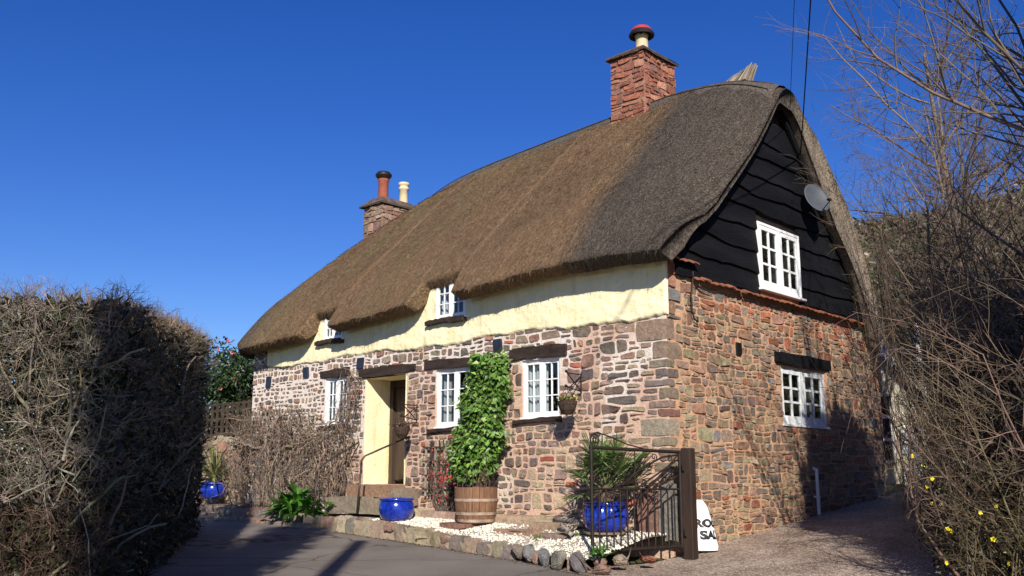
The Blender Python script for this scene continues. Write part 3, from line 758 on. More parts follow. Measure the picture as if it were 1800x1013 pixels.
window(*GW, GABLE, .02, 2, 3, 'weathered white casement low in the gable', [(.74, .97, 'curtain_grey', .1), (.56, .62, 'curtain_grey', .1)], paint='old_white', stile=.07, bar=.035)
window(*GU, GABLE, -.07, 2, 3, 'white casement high in the black boarding', [(.54, .66, 'curtain_white', .08)], stile=.07, bar=.035)

for i, s_ in enumerate(SLATES):
    mb = MB(); sk = .02*(-1)**i
    a, b_, c, d = s_[0]+.01, s_[1]-.01, s_[2]+.01, s_[3]-.01
    vs = [(a, -.005, c), (b_, -.005, c), (b_+sk, -.005, d), (a+sk, -.005, d), (a, -.045, c), (b_, -.045, c), (b_+sk, -.045, d), (a+sk, -.045, d)]
    mb.add(vs, [(0, 1, 2, 3), (7, 6, 5, 4), (0, 4, 5, 1), (1, 5, 6, 2), (2, 6, 7, 3), (3, 7, 4, 0)]); mb.build('wall_plate', 'slate', HOUSE, bevel=.006)
mb = MB(); mb.box(-.02, .03, 1.775, 1.905, 2.67, 2.85)
for k in range(5): mb.box(.03, .038, 1.785, 1.895, 2.69+k*.032, 2.705+k*.032)
mb.build('air_vent', 'cable', HOUSE)
mb = MB(); mb.tube([(.05, .62, 3.72), (.05, .60, 3.55), (.045, .56, 3.35), (.045, .57, 3.15), (.045, .62, 3.05), (.06, .69, 3.02), (.05, .70, 3.09)], .012, 6); mb.build('wall_cable', 'cable', HOUSE)
mb = MB(); mb.tube([(.06, 4.02, .34), (.06, 4.02, 1.0)], .028, 10); mb.tube([(.06, 4.02, 1.0), (.06, 4.02, 1.03), (-.02, 4.02, 1.06)], .03, 10); mb.box(0, .08, 3.97, 4.07, .6, .63); mb.build('waste_pipe', 'pipe_white', HOUSE)

# ---------------------------------------------------------------- gable boarding
def verge_low(y):   # underside of the thatch in the gable plane
    return 3.60+(1-abs(y-yc)/3.42)*3.2
rb = random.Random(5); z = 3.66; i = 0
while z < 6.5:
    h = rb.uniform(.27, .36); top = z+h+.05
    # extent where the row is under the roof
    hw = 3.3*(1-max(0, (z+.12-3.72))/3.25); ya, yb = yc-hw, yc+hw
    cuts = [ya] + sorted(rb.uniform(ya, yb) for _ in range(1 if hw > 1.2 else 0)) + [yb]
    if z < GU[3] and top > GU[2]-.02: 
        segs = [(ya, min(GU[0], yb)), (GU[1], yb)]
    else: segs = list(zip(cuts, cuts[1:]))
    for (p, q) in segs:
        if q-p < .08: continue
        n = max(4, int((q-p)/.12)); vs = []; ph = rb.uniform(0, 6)
        for k in range(n+1):
            y = p+(q-p)*k/n; lo = z+.018*math.sin(y*1.7+ph)+.05*fbm(y, z*7.3, 1.1)+.012*fbm(y, z*3, 6)
            tp = min(top, gz(y)+.12); lo = min(lo, tp-.01)
            vs += [(.012, y, lo), (.060, y, lo), (.020, y, tp), (.004, y, tp)]
        fs = [(k*4+j, k*4+(j+1) % 4, k*4+4+(j+1) % 4, k*4+4+j) for k in range(n) for j in range(4)]+[(0, 1, 2, 3), (n*4+3, n*4+2, n*4+1, n*4)]
        mb = MB(); mb.add(vs, fs); mb.build('weatherboard', 'black_board', HOUSE)
    z += h
mb = MB(); mb.add([(.10, yc-.02, 6.9), (.10, yc+.22, 6.9), (.10, yc+1.5, 5.35), (.10, yc+1.26, 5.35), (.05, yc-.02, 6.9), (.05, yc+.22, 6.9), (.05, yc+1.5, 5.35), (.05, yc+1.26, 5.35)],
       [(3, 2, 1, 0), (4, 5, 6, 7), (0, 1, 5, 4), (1, 2, 6, 5), (2, 3, 7, 6), (3, 0, 4, 7)]); mb.build('bargeboard', 'black_board', HOUSE)
# clay tile drip course
def tile_row(y0, y1, z):
    n = int((y1-y0)/.165); w0 = (y1-y0)/n
    for i in range(n):
        t = rb.gauss(0, .006); a = y0+i*w0+.003; b_ = y0+(i+1)*w0-.003; mb = MB(); vs = []
        for k in range(5):
            y = a+(b_-a)*k/4; cz = .014*math.sin(math.pi*k/4)
            vs += [(.0, y, z+.075+cz+t), (.13+t, y, z+.01+cz+t), (.13+t, y, z-.008+cz+t), (.0, y, z+.055+cz+t)]
        mb.add(vs, [(k*4+j, k*4+(j+1) % 4, k*4+4+(j+1) % 4, k*4+4+j) for k in range(4) for j in range(4)]+[(0, 1, 2, 3), (19, 18, 17, 16)])
        mb.build('clay_tile', 'clay_tile', HOUSE)
tile_row(.62, 6.85, 3.60); tile_row(.0, .66, 3.80)

# ---------------------------------------------------------------- thatch
def smin(a, b_, k):
    h = np.clip(.5+.5*(b_-a)/k, 0, 1); return b_*(1-h)+a*h-k*h*(1-h)
def Hroof(x, y, ksharp=0, eave=0):
    sh = -.060*np.maximum(0, -2-x)
    f = 4.04+.955*(y+.55); b_ = 4.04+.955*(2*yc-y+.55)-.8*np.clip((y-5.4)/1.1, 0, 1.6)**2
    z = smin(f, b_, ksharp if ksharp else .8-.1*np.clip((x+1.2)/1.2, 0, 1))+sh
    l = 3.80+4.2*(1-np.exp(-np.maximum(x+10.32, -.1)*.63)); z = smin(z, l, .55)
    q = np.clip((x+1.9)/2.2, 0, 1)**1.8
    z = z-q*(.30*np.clip((np.minimum(y, 2*yc-y)+.5)/1.5, 0, 1))
    z = z-eave*.25*np.clip((.55-y)/1.02, 0, 1.1)**2.2
    t = np.clip((x+1.05)/1.3, 0, 1); z = z-(.50-.42*np.clip((y-yc-.3)/.6, 0, 1))*(1-.62*np.exp(-((y-yc)/.8)**2))*np.clip(.12+(y+.5)/1.3, .1, 1)*t**2.2
    tl = np.clip((-9.85-x)/.46, 0, .995); z = z-.28*(1-np.sqrt(1-tl*tl))
    return z
def vnoise(x, y):
    return np.array([mnoise.fractal(Vector((a*1.3, b_*1.3, 0)), 1, 2, 3) for a, b_ in zip(x.ravel(), y.ravel())]).reshape(x.shape)
def notch(x):
    s_ = lambda a, b_, t: np.clip((t-a)/(b_-a), 0, 1)**2*(3-2*np.clip((t-a)/(b_-a), 0, 1))
    n = 0
    for a, b_ in ((-4.66, -3.74), (-7.72, -6.94)): n = n+s_(a-.14, a+.03, x)*(1-s_(b_-.02, b_+.06, x))
    return n
def build_thatch():
    xs = np.concatenate([np.linspace(-10.31, -9.2, 20)[:-1], np.linspace(-9.2, -1.2, 320)[:-1], np.linspace(-1.2, .25, 34)])
    nt_ = 110; v = np.concatenate([np.linspace(0, .12, 14)[:-1], np.linspace(.12, .88, nt_-26), np.linspace(.88, 1, 14)[1:]])
    nx = len(xs); eave_dip = -.16*np.array([sstep(-3.1, -5.0, x) for x in xs])*0
    corner = np.clip((-9.6-xs)/.7, 0, 1)**2*.35
    ye = -.47+.29*notch(xs)+corner+np.array([.02*fbm(x, 0, 2.2) for x in xs]); yb = 2*yc-.20-corner
    X = np.repeat(xs[None], len(v), 0); Y = ye[None]+(yb-ye)[None]*v[:, None]
    Z = Hroof(X, Y, 0, 1); nz = vnoise(X*.8, Y*.8)*.035; Z = Z+nz
    # the newer coat sits slightly proud
    Z = Z+.03*np.clip((X+.10*Y+1.55)/.08, 0, 1)
    i_in = .27
    Yb = (ye+i_in)[None]+((yb-i_in)-(ye+i_in))[None]*v[:, None]; Zb = Hroof(X, Yb, .15)-.60*np.ones_like(X)
    tt = np.clip((X+1.05)/1.3, 0, 1); Zb = Zb+(.50-.42*np.clip((Yb-yc-.3)/.6, 0, 1))*(1-.62*np.exp(-((Yb-yc)/.8)**2))*np.clip(.12+(Yb+.5)/1.3, .1, 1)*tt**2.2*.97-.42*np.clip((Yb-yc-.3)/1.2, 0, 1)*np.clip((X+.3)/.4, 0, 1); tl = np.clip((-9.85-X)/.46, 0, .995); Zb = Zb+.36*tl**1.5      # underside does not roll at the verge
    wv = np.clip((X+.25)/.45, 0, 1)*np.clip((yc-.05-Yb)/.35, 0, 1)*np.clip((Yb-.1)/.5, 0, 1); Zb = Zb*(1-wv)+(Hroof(X, Yb, 0, 1)-.07)*wv
    wav = np.array([.030*fbm(x, 9, 1.1)+.008*fbm(x, 4, 6) for x in xs]); Zb[0] += wav; Zb[1:4] += wav*.6
    # eave nose rows
    rows = []; A = np.stack([X[0], Yb[0], Zb[0]], -1); B = np.stack([X[0], Y[0], Z[0]], -1)
    def nose(A, B, s_):
        r = []
        for t in (.2, .4, .6, .8):
            q = A*(1-t)+B*t; bl = .020*math.sin(math.pi*min(1, t*1.0))
            q = q+np.array([0, -s_*bl*.75, -bl*.45*1]); r.append(q)
        return r
    top = [np.stack([X[j], Y[j], Z[j]], -1) for j in range(len(v))]
    bot = [np.stack([X[j], Yb[j], Zb[j]], -1) for j in range(len(v))]
    ring = [bot[0]]+nose(A, B, 1)+top+nose(np.stack([X[-1], Yb[-1], Zb[-1]], -1), top[-1], -1)[::-1]+bot[::-1]
    P = np.array(ring); nr = len(P)
    V = P.reshape(-1, 3); idx = np.arange(nr*nx).reshape(nr, nx)
    F = np.stack([idx[:-1, :-1], idx[:-1, 1:], idx[1:, 1:], idx[1:, :-1]], -1).reshape(-1, 4)
    caps = []
    t0 = 5; n = len(v)
    for c_, fl in ((0, 0), (nx-1, 1)):
        b0 = nr-n
        for j in range(n-1):
            q = [idx[t0+j, c_], idx[t0+j+1, c_], idx[nr-1-j-1, c_], idx[nr-1-j, c_]]
            caps.append(q if fl else q[::-1])
        q = [idx[0, c_], idx[2, c_], idx[4, c_], idx[t0, c_]]; caps.append(q)
    F = np.concatenate([F, np.array(caps)])
    o = big_mesh('thatch_roof', V, F, 'thatch', HOUSE, smooth=True); me = o.data
    # uv in metres
    d = np.linalg.norm(np.diff(P, axis=0), axis=2); s_ = np.concatenate([np.zeros((1, nx)), np.cumsum(d, 0)])
    uvv = np.stack([P[..., 0], s_], -1).reshape(-1, 2)
    uv = me.uv_layers.new(name='st'); li = np.empty(len(me.loops), np.int32); me.loops.foreach_get('vertex_index', li)
    uv.data.foreach_set('uv', uvv[li].astype(np.float32).ravel())
    return o, P, np.array(top), xs
roof, RP, TOP, RXS = build_thatch()
def straw(parent):
    # loose straw ends lying down the slope, thicker along eaves and verge
    nr, nx, _ = RP.shape; n = 90000
    lim = 5+55
    r = rng.uniform(1, lim, n); r[:5000] = rng.uniform(0.5, 9, 5000); r[5000:16000] = rng.uniform(6, lim, 11000); c = rng.uniform(0, nx-1.001, n)
    c[16000:34000] = nx-1-np.abs(rng.normal(0, 14, 18000)); c = np.clip(c, 0, nx-1.01); r[16000:34000] = rng.uniform(4, nr*.46, 18000)
    def at(r, c):
        i = np.clip(r.astype(int), 0, nr-2); j = np.clip(c.astype(int), 0, nx-2); a = (r-i)[:, None]; b_ = (c-j)[:, None]
        return RP[i, j]*(1-a)*(1-b_)+RP[i+1, j]*a*(1-b_)+RP[i, j+1]*(1-a)*b_+RP[i+1, j+1]*a*b_
    P0 = at(r, c); P1 = at(np.maximum(r-.6, 0), c); D = P1-P0; D /= np.linalg.norm(D, axis=1, keepdims=True)+1e-9
    S = at(r, np.minimum(c+.5, nx-1.01))-P0; S /= np.linalg.norm(S, axis=1, keepdims=True)+1e-9
    Nn = np.cross(S, -D); Nn /= np.linalg.norm(Nn, axis=1, keepdims=True)+1e-9
    D = D+S*rng.normal(0, .22, (n, 1))+Nn*rng.uniform(.05, .38, (n, 1)); Ln = rng.uniform(.04, .13, (n, 1)); W = rng.uniform(.003, .0070, (n, 1)); Ln[:16000] *= .45; Ln[16000:34000] *= .6
    a = P0-Nn*.006-S*W; b_ = P0-Nn*.006+S*W; t = P0+D*Ln
    V = np.stack([a, b_, t], 1).reshape(-1, 3); F = np.arange(n*3).reshape(-1, 3)
    grey = (P0[:, 0]+.1*P0[:, 1]+1.55 > rng.normal(0, .05, n)) | (P0[:, 0] < -9.6)
    C = np.where(grey[:, None], np.array([[.090, .074, .060]]), np.array([[.185, .122, .074]])); C = np.where((P0[:, 1] > yc+.3)[:, None], np.array([[.33, .265, .20]]), C)  # strands behind the ridge get the same painted-in sunlit paleness
    C = C*np.exp(rng.normal(.05, .36, (n, 1)))
    o = big_mesh('loose_straw', V, F, 'straw', parent, np.repeat(np.clip(C, .01, .6), 3, axis=0)); tag(o, kind='stuff')
straw(roof)
# ridge cap: a saddle of paler straw, scalloped edges, with spars
def ridge():
    xs = np.linspace(-8.7, .16, 260); K = 17; V = []; st = []
    for x in xs:
        half = .46+.03*math.sin(x*9)+.02*fbm(x, 1, 4)
        row = []
        for k in range(K):
            y = yc+half*(k/(K-1)*2-1)
            z = float(Hroof(np.array(x), np.array(y)))+.075-.045*abs(k/(K-1)*2-1)**4+.012*fbm(x, y*2, 5)
            if k in (0, K-1): z -= .06
            row.append((x, y, z))
        V += row; st += [(x, (k/(K-1))*half*2.6) for k in range(K)]
    nx = len(xs); i = np.arange(nx*K).reshape(nx, K)
    F = np.stack([i[:-1, :-1], i[1:, :-1], i[1:, 1:], i[:-1, 1:]], -1).reshape(-1, 4)
    o = big_mesh('ridge_cap', np.array(V), F, 'ridge_straw', HOUSE, smooth=True); me = o.data
    uv = me.uv_layers.new(name='st'); li = np.empty(len(me.loops), np.int32); me.loops.foreach_get('vertex_index', li)
    uv.data.foreach_set('uv', np.array(st)[li].astype(np.float32).ravel())
    # spar rods
    for off in (.16, .36):
        mb = MB(); mb.tube([(x, yc-off, float(Hroof(np.array(x), np.array(yc-off)))+.077) for x in np.linspace(-8.5, .05, 90)], .010, 5); mb.build('spar_rod', 'fence_wood', o)
    # the finial: a cocked tuft of straw at the gable end
    mb = MB(); n = 90; r = random.Random(3)
    for k in range(n):
        t = r.random(); y = yc+r.uniform(-.13, .13); b0 = Vector((-.95+.50*t, y, 7.58)); tip = Vector((-.74+.42*t+r.gauss(0, .012), yc+(y-yc)*.7, 7.73+.13*t**1.5+r.gauss(0, .010)))
        mb.tube([b0, (b0+tip)/2+Vector((-.01, 0, -.01)), tip], [.020, .015, .007], 4, c=tuple(np.array((.30, .25, .19))*r.uniform(.6, 1.3)))
    mb.build('ridge_finial', 'straw', HOUSE)
ridge()

# ---------------------------------------------------------------- chimneys
def chimney(x0, x1, y0, y1, z0, z1, pal, name, stone_h, taper, nkeep):
    mb = MB(); t = taper
    mb.add([(x0, y0, z0), (x1, y0, z0), (x1, y1, z0), (x0, y1, z0), (x0+t, y0+t, z1), (x1-t, y0+t, z1), (x1-t, y1-t, z1), (x0+t, y1-t, z1)], [(0, 3, 2, 1), (4, 5, 6, 7), (0, 1, 5, 4), (1, 2, 6, 5), (2, 3, 7, 6), (3, 0, 4, 7)])
    ch = mb.build(name, 'mortar_chimney', HOUSE)
    r = random.Random(int(abs(x0)*100)); zc = z0+.05
    for to3, a, b_ in ((lambda u, w_, d: (u, y0+t*(w_-z0)/(z1-z0)-d, w_), x0+t*.4, x1-t*.4), (lambda u, w_, d: (x1-t*(w_-z0)/(z1-z0)+d, u, w_), y0+t*.4, y1-t*.4)):
        lay(coursed([(a, b_, (stone_h*.55, stone_h*1.05), (.13, .32), lambda u, w_: .014)], lambda u: zc, lambda u: z1, [], r), to3, lambda u, w_, A, rr: pick(rr, pal), ch, r, nkeep, proud=.018)
    return ch
CHR = [(4, (.28, .105, .065)), (3, (.22, .095, .065)), (2, (.31, .15, .10)), (1, (.17, .09, .075))]
CHL = [(3, (.24, .155, .115)), (2, (.20, .145, .115)), (1, (.27, .19, .14))]
c1 = chimney(-3.06, -2.27, 2.95, 3.98, 7.0, 8.56, CHR, 'chimney', .15, .03, 60)
def cap_slabs(x0, x1, y0, y1, z, parent):
    r = random.Random(2); x = x0
    while x < x1-.02:
        e = min(x+r.uniform(.22, .4), x1); dz = r.gauss(0, .012)
        rough_block(x, e-.005, y0-.0+r.uniform(-.03, .03), y1, z+dz, z+.042+dz, tuple(np.array((.085, .06, .05))*r.uniform(.7, 1.3)), parent, 'cap_slate', r, .008); x = e
    rough_block(x0+.1, x1-.1, y0+.1, y1-.1, z+.05, z+.13, (.13, .09, .07), parent, 'flaunching', r, .01)
cap_slabs(-3.11, -2.22, 2.91, 4.02, 8.56, c1)
mb = MB(); mb.lathe([(.135, 8.62), (.135, 8.68), (.12, 8.69), (.118, 9.10), (.13, 9.11), (.13, 9.14), (.10, 9.14)], 24, -2.66, 3.45); pot = mb.build('chimney_pot', 'buff_clay', c1, smooth=True)
mb = MB(); mb.lathe([(0, 9.325), (.09, 9.315), (.15, 9.29), (.19, 9.25), (.205, 9.21)], 24, -2.66, 3.45); mb.build('cowl_lid', 'cowl_red', c1, smooth=True)
mb = MB(); mb.lathe([(.205, 9.208), (.245, 9.14), (.235, 9.11), (.10, 9.16), (.10, 9.1)], 24, -2.66, 3.45)
for k in range(6): a = k*math.pi/3; mb.box(-2.66+.16*math.cos(a)-.012, -2.66+.16*math.cos(a)+.012, 3.45+.16*math.sin(a)-.012, 3.45+.16*math.sin(a)+.012, 9.10, 9.21)
mb.build('cowl_rim', 'cowl_dark', c1)
c2 = chimney(-10.18, -9.5, 2.85, 3.95, 5.8, 7.06, CHL, 'chimney', .17, .02, 40)
cap_slabs(-10.24, -9.45, 2.79, 4.01, 7.06, c2)
def sloped_flaunch(x0, x1, y0, y1, z0, z1):
    mb = MB(); t = .16
    mb.add([(x0, y0, z0), (x1, y0, z0), (x1, y1, z0), (x0, y1, z0), (x0+t, y0+t, z1), (x1-t, y0+t, z1), (x1-t, y1-t, z1), (x0+t, y1-t, z1)], [(0, 3, 2, 1), (4, 5, 6, 7), (0, 1, 5, 4), (1, 2, 6, 5), (2, 3, 7, 6), (3, 0, 4, 7)])
    return mb.build('flaunching', 'cap_slab', c2)
sloped_flaunch(-10.22, -9.47, 2.80, 4.0, 7.11, 7.28)
px_, py_ = -9.90, 3.2
mb = MB(); mb.lathe([(.12, 7.28), (.118, 7.72), (.13, 7.74), (.13, 7.79)], 20, px_, py_); mb.build('chimney_pot', 'terracotta', c2, smooth=True)
mb = MB(); mb.lathe([(.13, 7.79), (.19, 7.86), (.195, 7.90), (.15, 7.955), (.14, 7.965), (0, 7.97)], 20, px_, py_); mb.build('cowl_rim', 'cowl_dark', c2, smooth=True)
px_, py_ = -9.80, 3.74
mb = MB(); mb.lathe([(.105, 7.28), (.105, 7.62), (.12, 7.63), (.12, 7.68), (.105, 7.69), (.105, 7.72), (.125, 7.74), (.125, 7.80), (.09, 7.80), (.085, 7.6)], 20, px_, py_); mb.build('chimney_pot', 'buff_clay', c2, smooth=True)

# ---------------------------------------------------------------- forecourt: kerb wall, bed, steps
def lerp_tab(tab, x):
    if x <= tab[0][0]: return tab[0][1]
    for (a, b_), (c, d) in zip(tab, tab[1:]):
        if x <= c: return b_+(d-b_)*(x-a)/(c-a)
    return tab[-1][1]
KY = [(-6.0, -.88), (-5.1, -.97), (-4.1, -1.07), (-2.8, -1.22), (-1.5, -1.42), (-.7, -1.6), (.1, -1.78)]
KZ = [(-6.0, .30), (-5.1, .28), (-4.1, .24), (-2.8, .14), (-1.5, .05), (-.7, .0), (.1, -.03)]
def kerb_y(x): return lerp_tab(KY, x)
def kerb_z(x): return lerp_tab(KZ, x)
def bedz(x, y):
    yk = kerb_y(x); t = max(0, min(1, (y+.45)/(yk+.45) if yk < -.5 else 0)); return bed_z(x)*(1-t)+(kerb_z(x)-.015)*t
poly_sheet('gravel_bed', [(-5.95, .02), (.02, .02), (.02, -.35), (-.2, -1.72), (-.7, -1.58), (-1.5, -1.40), (-2.8, -1.2), (-4.1, -1.05), (-5.1, -.95), (-5.95, -.86)], lambda x, y: bedz(x, y)-.01, 'white_gravel_base', .12)
def pebbles():
    n = 9000; x = rng.uniform(-4.95, .0, n); y = np.array([rng.uniform(kerb_y(a)+.06, -.05) for a in x])
    keep = []
    for a, b_ in zip(x, y):
        k = True
        if b_ > -.40 and a < -1.15: k = False
        if fbm(a, b_, 2.5) > .32: k = rng.random() < .3          # bare earth and ledge by the wall foot
        if -2.3 < a < -1.15 and b_ > -.95 and b_ < -.30 and a < -1.2: k = rng.random() < .12   # flat stones
        keep.append(k)
    x = x[keep]; y = y[keep]; n = len(x)
    z = np.array([bedz(a, b_) for a, b_ in zip(x, y)])
    base = np.array([(1, 0, 0), (-1, 0, 0), (0, 1, 0), (0, -1, 0), (0, 0, 1), (0, 0, -1)], float)
    fc = np.array([(0, 2, 4), (2, 1, 4), (1, 3, 4), (3, 0, 4), (2, 0, 5), (1, 2, 5), (3, 1, 5), (0, 3, 5)])
    s_ = rng.uniform(.011, .024, (n, 1, 1))*rng.uniform(.6, 1.3, (n, 1, 3)); a = rng.uniform(0, 6.28, n)
    B = base[None]*s_; B = B+rng.normal(0, .003, B.shape); R = np.zeros((n, 3, 3)); R[:, 0, 0] = np.cos(a); R[:, 0, 1] = -np.sin(a); R[:, 1, 0] = np.sin(a); R[:, 1, 1] = np.cos(a); R[:, 2, 2] = .75
    V = np.einsum('nij,nkj->nki', R, B)+np.stack([x, y, z+.004], -1)[:, None]
    F = (fc[None]+(np.arange(n)*6)[:, None, None]).reshape(-1, 3)
    C = np.repeat(np.clip(np.array([[.68, .63, .53]])*(1+.13*rng.standard_normal((n, 1))), .2, .88), 6, axis=0)
    tag(big_mesh('white_gravel', V.reshape(-1, 3), F, 'petal', None, C, smooth=True), 'loose white gravel spread over the front bed', 'gravel', kind='stuff')
pebbles()
KERB = thing('kerb_wall', 'low rubble stone kerb wall edging the white gravel bed', 'kerb', loc=(-2.8, -1.2, 0))
rk = random.Random(21); x = -5.95
KP = [(2, (.22, .175, .125)), (2, (.26, .205, .145)), (1.5, (.17, .145, .12)), (1, (.20, .125, .095))]
while x < -1.45:
    wd = rk.uniform(.16, .38); e = min(x+wd, -1.42); ym = kerb_y((x+e)/2); zt = kerb_z((x+e)/2); zb = road_z((x+e)/2, ym)-.06
    if zt-zb > .24 and rk.random() < .5:
        zm = zb+(zt-zb)*rk.uniform(.4, .6)
        for p, q in ((zb, zm-.006), (zm+.006, zt)): rough_block(x+.008, e-.008, ym-.03+rk.gauss(0, .012), ym+.16, p, q+rk.gauss(0, .008), pick(rk, KP), KERB, 'stone', rk, .014)
    else: rough_block(x+.008, e-.008, ym-.035+rk.gauss(0, .014), ym+.16, zb, zt+rk.gauss(0, .012), pick(rk, KP), KERB, 'stone', rk, .016)
    x = e
mb = MB()
for a, b_ in zip(np.linspace(-5.93, -1.5, 24), np.linspace(-5.93, -1.5, 24)[1:]):
    ya, yb_ = kerb_y(a)-.012, kerb_y(b_)-.012; za, zb = kerb_z(a)-.03, kerb_z(b_)-.03
    mb.add([(a, ya, -.3), (b_, yb_, -.3), (b_, yb_, zb), (a, ya, za), (a, ya+.15, za), (b_, yb_+.15, zb)], [(0, 1, 2, 3), (3, 2, 5, 4)])
mb.build('mortar_core', 'mortar_garden', KERB)
# boulders closing the bed toward the drive
def boulder(x, y, z, sx, sy, sz, c, name, parent=None, seed=0, rz=0, tilt=0):
    r = random.Random(seed*7+1); bm = bmesh.new()
    for k in range(15):
        q = Vector((r.gauss(0, 1), r.gauss(0, 1), r.gauss(0, 1))).normalized(); q = Vector([math.copysign(abs(t)**.7, t) for t in q]); bm.verts.new((q.x*sx, q.y*sy, q.z*sz))
    bmesh.ops.convex_hull(bm, input=bm.verts[:])
    for v in [v for v in bm.verts if not v.link_faces]: bm.verts.remove(v)
    bmesh.ops.bevel(bm, geom=bm.edges[:], offset=.012, segments=2, affect='EDGES')
    bmesh.ops.triangulate(bm, faces=bm.faces[:]); bmesh.ops.subdivide_edges(bm, edges=bm.edges[:], cuts=1)
    for v in bm.verts: v.co += Vector((r.gauss(0, .002), r.gauss(0, .002), r.gauss(0, .002)))
    M = Matrix.Translation((x, y, z)) @ Matrix.Rotation(rz, 4, 'Z') @ Matrix.Rotation(tilt, 4, 'Y'); bmesh.ops.transform(bm, matrix=M, verts=bm.verts[:])
    me = bpy.data.meshes.new(name); bm.to_mesh(me); bm.free(); me.materials.append(MATS['stone'])
    a = me.attributes.new('col', 'FLOAT_COLOR', 'POINT'); a.data.foreach_set('color', [*c, 1]*len(me.vertices))
    me.polygons.foreach_set('use_smooth', [True]*len(me.polygons))
    try: me.set_sharp_from_angle(angle=R_(32))
    except Exception: pass
    o = link(bpy.data.objects.new(name, me), parent)
    if parent is not None: place(o, True)
    return o
BL = ['flattish brown rock at the left end of the boulder edging', 'upright grey rock, second in the boulder edging', 'thin pink stone wedged between two grey edging boulders', 'upright dark grey rock, middle of the boulder edging', 'rounded greenish grey boulder in the edging, left of the gate foot',
      'small pinkish stone beside the rounded greenish boulder', 'dark split rock leaning in the edging below the gate foot', 'squat pink rock below the gate, left of the leafy weed', 'pale round stone below the gate bottom rail', 'reddish flat stone below the gate, nearest the gatepost', 'brown rock at the gravel edge in front of the gate']
bp = [(-1.34, -1.46, .0, .13, .10, .10, (.20, .16, .13)), (-1.08, -1.53, -.02, .10, .09, .13, (.17, .165, .16)), (-.93, -1.58, -.05, .045, .08, .11, (.30, .20, .15)), (-.78, -1.62, -.04, .10, .09, .13, (.15, .15, .155)),
      (-.44, -1.72, -.05, .15, .11, .13, (.19, .175, .145)), (-.27, -1.74, -.07, .04, .07, .10, (.31, .21, .15)), (-.12, -1.76, -.06, .11, .10, .14, (.13, .12, .12)), (.04, -1.56, -.05, .10, .09, .07, (.25, .16, .125)),
      (.12, -1.30, -.04, .10, .09, .08, (.29, .23, .17)), (.26, -.95, -.05, .12, .09, .06, (.27, .11, .07)), (.20, -1.74, -.12, .11, .09, .07, (.21, .13, .10))]
for i, (x, y, z, a, b_, c, cc) in enumerate(bp): tag(boulder(x, y, z, a, b_, c, cc, 'edging_boulder', None, i+1, i*.7, .2*(-1)**i), BL[i], 'rock', 'boulders edging the bed')
# steps and ledges
rs = random.Random(31)
ST = thing('door_steps', 'worn stone steps up to the recessed doorway', 'steps', loc=(-5.6, -.4, .3))
rough_block(-6.32, -5.20, -.36, .02, .60, .79, (.28, .17, .11), ST, 'tread', rs, .012)
rough_block(-5.18, -4.86, -.34, .0, .45, .74, (.24, .185, .14), ST, 'cheek_stone', rs, .016)
rough_block(-6.40, -5.55, -.74, -.36, .34, .60, (.24, .20, .15), ST, 'tread', rs, .014)
rough_block(-5.54, -4.75, -.72, -.30, .34, .585, (.26, .215, .155), ST, 'tread', rs, .014)
PV = thing('stone_ledge', 'stone ledge stepping along the shaded lane left of the doorway', 'ledge', loc=(-8.3, -.5, .3))
x = -10.6
while x < -6.05:
    e = min(x+rs.uniform(.45, .8), -6.02); z = .50-(x+10.6)*.032
    rough_block(x, e-.01, -.78+rs.gauss(0, .02), .02, z-.5, z-.10+rs.gauss(0, .01), pick(rs, KP), PV, 'slab', rs, .012)
    rough_block(x, e-.01, -1.02+rs.gauss(0, .02), -.79, z-.6, z-.24+rs.gauss(0, .01), pick(rs, KP), PV, 'kerb_stone', rs, .012); x = e
# plinth ledge at the wall foot, and flat stones in the gravel
LG = thing('wall_ledge', 'pale stone ledge along the wall foot behind the barrel', 'ledge', loc=(-3.2, -.2, .2))
x = -4.85
while x < -1.35:
    e = min(x+rs.uniform(.4, .8), -1.33); rough_block(x, e-.01, -.34+rs.gauss(0, .025), .01, .1, bed_z(x)+.10+rs.gauss(0, .012), pick(rs, [(2, (.33, .255, .17)), (1, (.29, .20, .145))]), LG, 'stone', rs, .016); x = e
for i, (x0, x1, y0, y1, lab, cc) in enumerate(((-2.35, -1.62, -.86, -.60, 'long pinkish flat stone lying on the gravel right of the barrel', (.32, .20, .145)), (-1.60, -1.02, -.94, -.62, 'dark topped flat stone beside grass tufts in the gravel', (.24, .17, .14)), (-1.98, -1.2, -.58, -.36, 'pale block against the wall foot near the driftwood', (.33, .235, .165)))):
    o = rough_block(x0, x1, y0, y1, bedz(x0, y0)-.05, bedz((x0+x1)/2, y0)+.055+.05*(i == 2), cc, None, 'flat_stone', rs, .018); tag(o, lab, 'stone', 'flat stones in the gravel bed')

